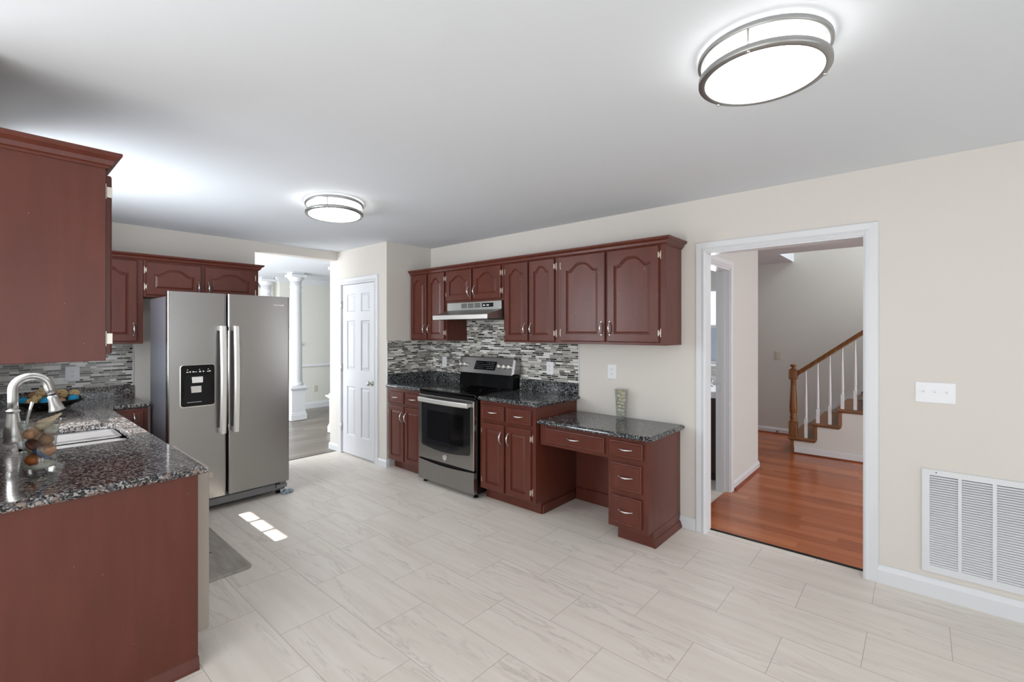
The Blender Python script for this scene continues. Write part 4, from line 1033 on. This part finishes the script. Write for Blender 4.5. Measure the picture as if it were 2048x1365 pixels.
vp = [(.062, .0008), (.063, .006), (.058, .014), (.052, .05), (.050, .10), (.055, .15), (.064, .195), (.068, .212), (.066, .212), (.062, .195), (.053, .15), (.048, .10), (.050, .05), (.054, .02), (.02, .016), (.001, .0155)]
T.part('glass_body', MB().lathe(vp, (vx, vy, ZL), n=36, caps=False), M_glass)
for i, (dx, dy, z, kind, r, mi) in enumerate([(0, 0, .026, 'sand', .045, 4), (.018, -.020, .055, 'ball', .022, 2), (-.006, .022, .05, 'ball', .02, 4), (-.022, -.014, .048, 'ball', .019, 0),
        (.016, .018, .085, 'ball', .024, 1), (-.018, .012, .10, 'ball', .023, 5), (.012, -.018, .112, 'ball', .022, 3), (-.02, -.018, .095, 'ball', .018, 0), (.016, .016, .132, 'ball', .021, 1), (-.014, -.006, .150, 'ball', .024, 5),
        (.024, -.026, .165, 'ball', .021, 1), (.014, .030, .168, 'ball', .019, 4), (-.024, .022, .172, 'ball', .018, 5)]):
    c = (vx + dx * 1.05, vy + dy * 1.05, ZL + z); r *= 1.4
    if kind == 'sand': mb = MB().lathe([(.049, -.008), (.049, .004), (.03, .010), (.001, .011)], c, n=24)
    elif i % 3 == 0: mb = conch((c[0] - .012, c[1] - .01, c[2] - .014), (1, .6, 1), .045, r * .95)
    else: mb = MB().ball(c, r, r * .85, r * .8, n=12, m=8, jit=.10, seed=i)
    single('sand_layer' if kind == 'sand' else 'seashell', mb, SM[mi], ['pale sand at the bottom of the sink counter vase', 'orange shell low in the sink counter vase', 'white shell near the sand in the sink counter vase', 'cream spiral shell low in the sink counter vase',
        'tan shell halfway up the sink counter vase', 'rose shell halfway up the sink counter vase', 'dark brown spiral shell in the middle of the sink counter vase', 'cream shell behind the blue starfish in the sink counter vase', 'round tan shell above the middle of the sink counter vase',
        'large rose shell near the top of the sink counter vase', 'tan shell near the rim of the sink counter vase, on its left', 'white shell near the rim of the sink counter vase, on its right', 'rose spiral shell near the rim of the sink counter vase'][i],
        'sand' if kind == 'sand' else 'seashell', c, 'shells in the sink counter vase')
single('starfish_arm', MB().tube([(vx + .036, vy - .02, ZL + .098), (vx + .04, vy - .002, ZL + .078), (vx + .036, vy + .018, ZL + .058), (vx + .030, vy + .034, ZL + .048)], [.007, .0085, .007, .004], 8), SM[6], 'blue starfish arm pressed against the glass of the sink counter vase', 'starfish', (vx, vy, ZL), 'shells in the sink counter vase')
single('seashell', conch((vx + .02, vy + .066, ZL + .238), Vector((-.3, -1.0, -.75)), .11, .021), SM[0], 'pointed cream whelk shell sticking out above the rim of the sink counter vase', 'seashell', (vx, vy, ZL + .2), 'shells in the sink counter vase')

# desk vase: square flared
dx_, dy_, dz_ = -1.815, 3.405, .770
T = Thing('glass_vase', 'square flared glass vase packed with pale shells on the desk top', 'vase', (dx_, dy_, dz_))
def sq(h, z, r=.006):
    ang = math.radians(8); pts = []
    for cx2, cy2, a0 in ((h - r, h - r, 0), (-h + r, h - r, 90), (-h + r, -h + r, 180), (h - r, -h + r, 270)):
        for k in range(3):
            t = math.radians(a0 + 45 * k); u, v = cx2 + r * math.cos(t), cy2 + r * math.sin(t)
            pts.append((dx_ + u * math.cos(ang) - v * math.sin(ang), dy_ + u * math.sin(ang) + v * math.cos(ang), dz_ + z))
    return pts
T.part('glass_body', MB().loops([sq(.033, .001), sq(.034, .05), sq(.038, .15), sq(.043, .222), sq(.048, .236), sq(.045, .236), sq(.040, .222), sq(.035, .15), sq(.031, .05), sq(.030, .012)], True, True), M_glass)
R_ = random.Random(11); cnt = 0
spot = ['at the bottom', 'low down', 'below the middle', 'in the middle', 'above the middle', 'near the top', 'at the very top']
for lv in range(7):
    for q in range(2):
        z = .030 + lv * .0285 + q * .006; s_ = -1 if q else 1
        c = (dx_ + s_ * .013, dy_ + (-1) ** lv * .009, dz_ + z); r_ = .0155 + .001 * lv
        mb = MB().ball(c, r_ * 1.05, r_, r_ * .85, n=10, m=7, jit=.10, seed=40 + cnt) if (lv + q) % 2 else MB().ball(c, r_ * .95, r_ * 1.1, r_ * .8, n=12, m=8, jit=.04, seed=90 + cnt)
        single('seashell', mb, SM[(4, 0, 4, 4, 0, 4)[cnt % 6]], f'pale shell {spot[lv]} of the square desk vase, on its {"left" if q else "right"}', 'seashell', c, 'shells in the square desk vase'); cnt += 1

# bowl of decor balls in the back corner
bx, by = -4.95, .33
T = Thing('decorative_bowl', 'shallow black bowl of blue and twine balls in the counter corner', 'bowl', (bx, by, ZL))
T.part('bowl_shell', MB().lathe([(.07, .001), (.075, .006), (.12, .02), (.17, .042), (.205, .068), (.206, .072), (.200, .070), (.165, .048), (.11, .026), (.001, .016)], (bx, by, ZL), n=40, sx=1, sy=1, caps=True), simple('black_bowl_lacquer', srgb(22, 22, 24), .2))
M_teal = simple('teal_dyed_ball', srgb(20, 138, 178), .7, bump=.6, bscale=60, var=.2, vscale=40)
M_twine = simple('natural_twine', srgb(196, 168, 122), .8, var=.2, vscale=50)
M_pod = simple('dried_pod', srgb(158, 118, 86), .8, var=.3, vscale=50, bump=.5, bscale=80)
def twine_ball(c, r, seed):
    R = random.Random(seed); mb = MB(); c = Vector(c)
    for k in range(26):
        ax = Vector((R.gauss(0, 1), R.gauss(0, 1), R.gauss(0, 1))).normalized(); u = ax.orthogonal().normalized(); v = ax.cross(u)
        off = ax * r * R.uniform(-.45, .45); rr = math.sqrt(max(r * r - off.length_squared, 1e-6))
        pts = [c + off + (u * math.cos(t * PI / 9) + v * math.sin(t * PI / 9)) * rr for t in range(19)]
        mb.tube(pts, .0022, 5)
    return mb
balls = [(-4.98, .195, .951, .034, 'teal', 'blue ball at the left of the black bowl'), (-4.862, .232, .950, .032, 'twine', 'twine ball at the front of the black bowl'), (-4.835, .308, .953, .038, 'teal', 'blue ball in the middle front of the black bowl'),
         (-4.935, .462, .951, .033, 'teal', 'blue ball at the right end of the black bowl'), (-5.06, .255, .975, .036, 'pod', 'brown dried pod left of centre in the black bowl'), (-4.985, .290, 1.000, .036, 'twine', 'twine ball at the back of the black bowl, behind the blue one'),
         (-4.99, .398, .985, .037, 'twine', 'twine ball right of the faucet head in the black bowl'), (-5.045, .475, .973, .036, 'twine', 'rightmost coiled twine ball of the black bowl'), (-4.845, .385, .946, .028, 'pod', 'tan pod below the twine ball right of the faucet head'),
         (-4.93, .345, .985, .036, 'pod', 'brown pod behind the faucet head in the black bowl'), (-4.915, .262, .975, .026, 'twine', 'small twine ball half hidden by the faucet head')]
for i, (bx_, by_, bz_, r_, kd, lab) in enumerate(balls):
    c = (bx_, by_, bz_)
    mb = twine_ball(c, r_, i) if kd == 'twine' else MB().ball(c, r_, r_, r_ * .92, n=18, m=12, jit=.02 if kd == 'teal' else .12, seed=i)
    single({'teal': 'blue_ball', 'twine': 'twine_ball', 'pod': 'dried_pod'}[kd], mb, {'teal': M_teal, 'twine': M_twine, 'pod': M_pod}[kd], lab, 'decorative ball', tuple(c), 'balls in the black bowl')

# ------------------------------------------------------------------ dining room columns
def column(x, y, label):
    T = Thing('column', label, 'column', (x, y, 0), 'white round columns on pedestals')
    T.part('pedestal', MB().box(x - .115, x + .115, y - .115, y + .115, .001, .52, .004).box(x - .135, x + .135, y - .135, y + .135, .001, .10, .008)
           .box(x - .125, x + .125, y - .125, y + .125, .10, .125, .006).box(x - .135, x + .135, y - .135, y + .135, .50, .52, .004).box(x - .155, x + .155, y - .155, y + .155, .52, .545, .005).box(x - .12, x + .12, y - .12, y + .12, .545, .57, .004), M_trim)
    T.part('shaft', MB().lathe([(.118, .57), (.12, .59), (.112, .605), (.102, .615), (.100, .66), (.098, 1.2), (.086, 2.10), (.092, 2.105), (.092, 2.12), (.086, 2.125), (.086, 2.19), (.094, 2.195), (.094, 2.215), (.087, 2.22), (.088, 2.29)], (x, y, 0), n=32), M_trim)
    T.part('capital', MB().lathe([(.088, 2.29), (.095, 2.30), (.105, 2.32), (.125, 2.345), (.13, 2.36)], (x, y, 0), n=32).box(x - .128, x + .128, y - .128, y + .128, 2.36, 2.405, .006).box(x - .10, x + .10, y - .10, y + .10, 2.405, H - .001), M_trim)
column(-7.80, 3.43, 'white round column beside the refrigerator, on a white pedestal')
column(-6.33, 3.43, 'white column mostly hidden behind the pantry wall end')
column(-8.85, 3.36, 'farthest white column, only its top above the refrigerator')
T = Thing('motion_sensor', 'small round white sensor on the dining wall beside the farthest column', 'sensor', (-9.2, 3.35, 2.1))
T.part('sensor_body', MB().lathe([(.05, 0), (.05, .02), (.04, .035), (.02, .04)], (-9.2, 3.30, 2.33), (1, 0, 0), 20), M_plate)
T.part('side_block', MB().box(-9.198, -9.16, 3.36, 3.41, 2.28, 2.38, .004), M_kick)
single('wall_hook', MB().tube([(-8.715, 3.92, 1.25), (-8.69, 3.93, 1.245), (-8.68, 3.945, 1.225), (-8.70, 3.955, 1.19)], .006, 8), M_nickel, 'small grey hook on the dining wall right of the column', 'hook', (-8.7, 3.93, 1.2))

# ------------------------------------------------------------------ staircase
T = Thing('staircase', 'staircase with brown wood treads and a white side, seen through the doorway', 'staircase', (-.5, 6.95, 0))
SY0, SY1 = 6.455, 7.498; RUN, RISE, X0 = .238, .193, -1.175
for k in range(9):
    xs = X0 + RUN * k; zt_ = .004 + RISE * (k + 1)
    T.part('tread', MB().box(xs - .028, xs + RUN + .028, SY0 - .03, SY1, zt_ - .028, zt_, .008).box(xs - .012, xs + RUN + .012, SY0 - .018, SY0 + .0, zt_ - .042, zt_ - .028, .004), M_oakx)
    T.part('riser', MB().box(xs, xs + .018, SY0 + .001, SY1, zt_ - RISE, zt_ - .028), M_riser)
    T.part('riser_end', MB().box(xs - .002, xs + .032, SY0 - .014, SY0 + .001, zt_ - RISE, zt_ - .043), M_oak)
sd = [(X0 + .018, .004)]
for k in range(9): sd += [(X0 + .018 + RUN * k, .004 + RISE * (k + 1) - .028), (X0 + .018 + RUN * (k + 1), .004 + RISE * (k + 1) - .028)]
sd += [(X0 + .018 + RUN * 9, .004)]
T.part('side_wall', MB().prism(sd, lambda a, b, c: Vector((a, c, b)), SY0, SY0 + .05), M_hallwall)
T.part('side_base', MB().box(X0 + .034, X0 + RUN * 9, SY0 - .014, SY0, .012, .085, .004), M_trim)
T.part('side_shoe', MB().box(X0 + .034, X0 + RUN * 9, SY0 - .026, SY0 - .012, .004, .018, .004), M_shoe)
T.part('wall_skirt', MB().prism([(-1.30, .09), (-1.30, .13), (-1.25, .18), (X0 + RUN * 9, .18 + (X0 + RUN * 9 + 1.25) * RISE / RUN), (X0 + RUN * 9, .06 + (X0 + RUN * 9 + 1.25) * RISE / RUN)], lambda a, b, c: Vector((a, c, b)), 7.484, 7.499), M_trim)
T = Thing('stair_railing', 'oak handrail with turned newel post and white balusters on the stairs', 'railing', (-1.16, 6.48, .2))
nx, ny, nz = -1.152, 6.475, .197
def sqloop(h, z, x=nx, y=ny): return [(x - h, y - h, z), (x + h, y - h, z), (x + h, y + h, z), (x - h, y + h, z)]
T.part('newel_post', MB().box(nx - .043, nx + .043, ny - .043, ny + .043, nz, .375, .004).loops([sqloop(.043, .375), sqloop(.03, .392)])
       .lathe([(.03, .385), (.037, .395), (.03, .402), (.038, .418), (.038, .435), (.030, .448), (.036, .455), (.036, .462), (.029, .468), (.039, .49), (.042, .55), (.036, .68), (.030, .80), (.028, .86), (.034, .868), (.028, .876), (.034, .884), (.03, .895)], (nx, ny, 0), n=24)
       .box(nx - .043, nx + .043, ny - .043, ny + .043, .89, 1.0, .003).loops([sqloop(.042, 1.0), sqloop(.026, 1.018)])
       .lathe([(.022, 1.015), (.018, 1.028), (.016, 1.034), (.030, 1.045), (.036, 1.054), (.033, 1.064), (.015, 1.07)], (nx, ny, 0), n=24), M_oak)
sl = .785
def rail_pt(x): return .957 + (x + 1.11) * sl
hr = [(-.030, -.028), (.030, -.028), (.030, -.012), (.024, -.004), (.031, .010), (.024, .026), (.010, .034), (-.010, .034), (-.024, .026), (-.031, .010), (-.024, -.004), (-.030, -.012)]
T.part('handrail', MB().loops([[(x, ny + a, rail_pt(x) + b) for a, b in hr] for x in (-1.11, .95)]), M_oak)
for k in range(14):
    x = -1.021 + .1185 * k + (0.0 if k % 2 == 0 else 0.0); st_ = int((x + 1.203) / RUN); zb = .004 + RISE * (st_ + 1)
    st_ = (k + 1) // 2; zb = .004 + RISE * (st_ + 1)
    zt2 = rail_pt(x) - .03
    bh = .225 if k % 2 == 0 and k > 0 else .175
    bh = (.23 if k == 0 else (.165 if k % 2 else .22))
    T.part('baluster', MB().box(x - .0165, x + .0165, ny - .0165, ny + .0165, zb, zb + bh, .002)
           .lathe([(.014, zb + bh), (.017, zb + bh + .012), (.012, zb + bh + .02), (.016, zb + bh + .03), (.012, zb + bh + .042), (.0165, zb + bh + .06), (.0125, zb + bh + .25), (.0075, zt2 - .05), (.0075, zt2 + .02)], (x, ny, 0), n=14), M_trim)
M_mat2 = simple('patterned_tread_mat', srgb(70, 56, 44), .9, var=.7, vscale=90)
single('stair_tread_mat', MB().box(X0 + RUN * 3 - .034, X0 + RUN * 3 + .2, 6.53, 7.40, .004 + RISE * 4 + .0002, .004 + RISE * 4 + .008, .003).box(X0 + RUN * 3 - .036, X0 + RUN * 3 - .029, 6.53, 7.40, .004 + RISE * 4 - .03, .004 + RISE * 4 + .006, .003), M_mat2,
       'dark patterned mat over the fourth stair, cut off by the door frame', 'mat', (X0 + RUN * 3, 6.9, .776))
single('door_stop', MB().cyl((-1.52, 7.40, .05), (-1.52, 7.484, .05), .006, n=8).ball((-1.52, 7.397, .05), .010, n=10, m=6), simple('dark_rubber', srgb(60, 42, 36), .6), 'small dark door stop on the far hall baseboard', 'door stop', (-1.52, 7.45, .05))

# ------------------------------------------------------------------ bathroom glimpse
T = Thing('bathroom_vanity', 'dark bathroom vanity with white top glimpsed through the side door', 'vanity', (-2.0, 5.0, 0))
T.part('vanity_cabinet', MB().box(-2.7, -1.424, 4.70, 5.338, .09, .82, .002).box(-2.7, -1.424, 4.76, 5.338, .001, .09), M_dark)
vt = T.part('vanity_top', MB().box(-2.72, -1.424, 4.67, 5.338, .82, .885, .006).box(-2.72, -1.424, 5.318, 5.338, .885, .98, .003), M_plate)
single('bath_faucet', MB().cyl((-1.66, 5.1, .8855), (-1.66, 5.1, .95), .014, .010).tube([(-1.66, 5.1, .945), (-1.66, 5.08, .98), (-1.66, 5.02, .985), (-1.66, 4.97, .96)], .009, 10), M_chrome, 'chrome bathroom faucet on the white vanity top, through the side door', 'faucet', (-1.66, 5.1, .885))
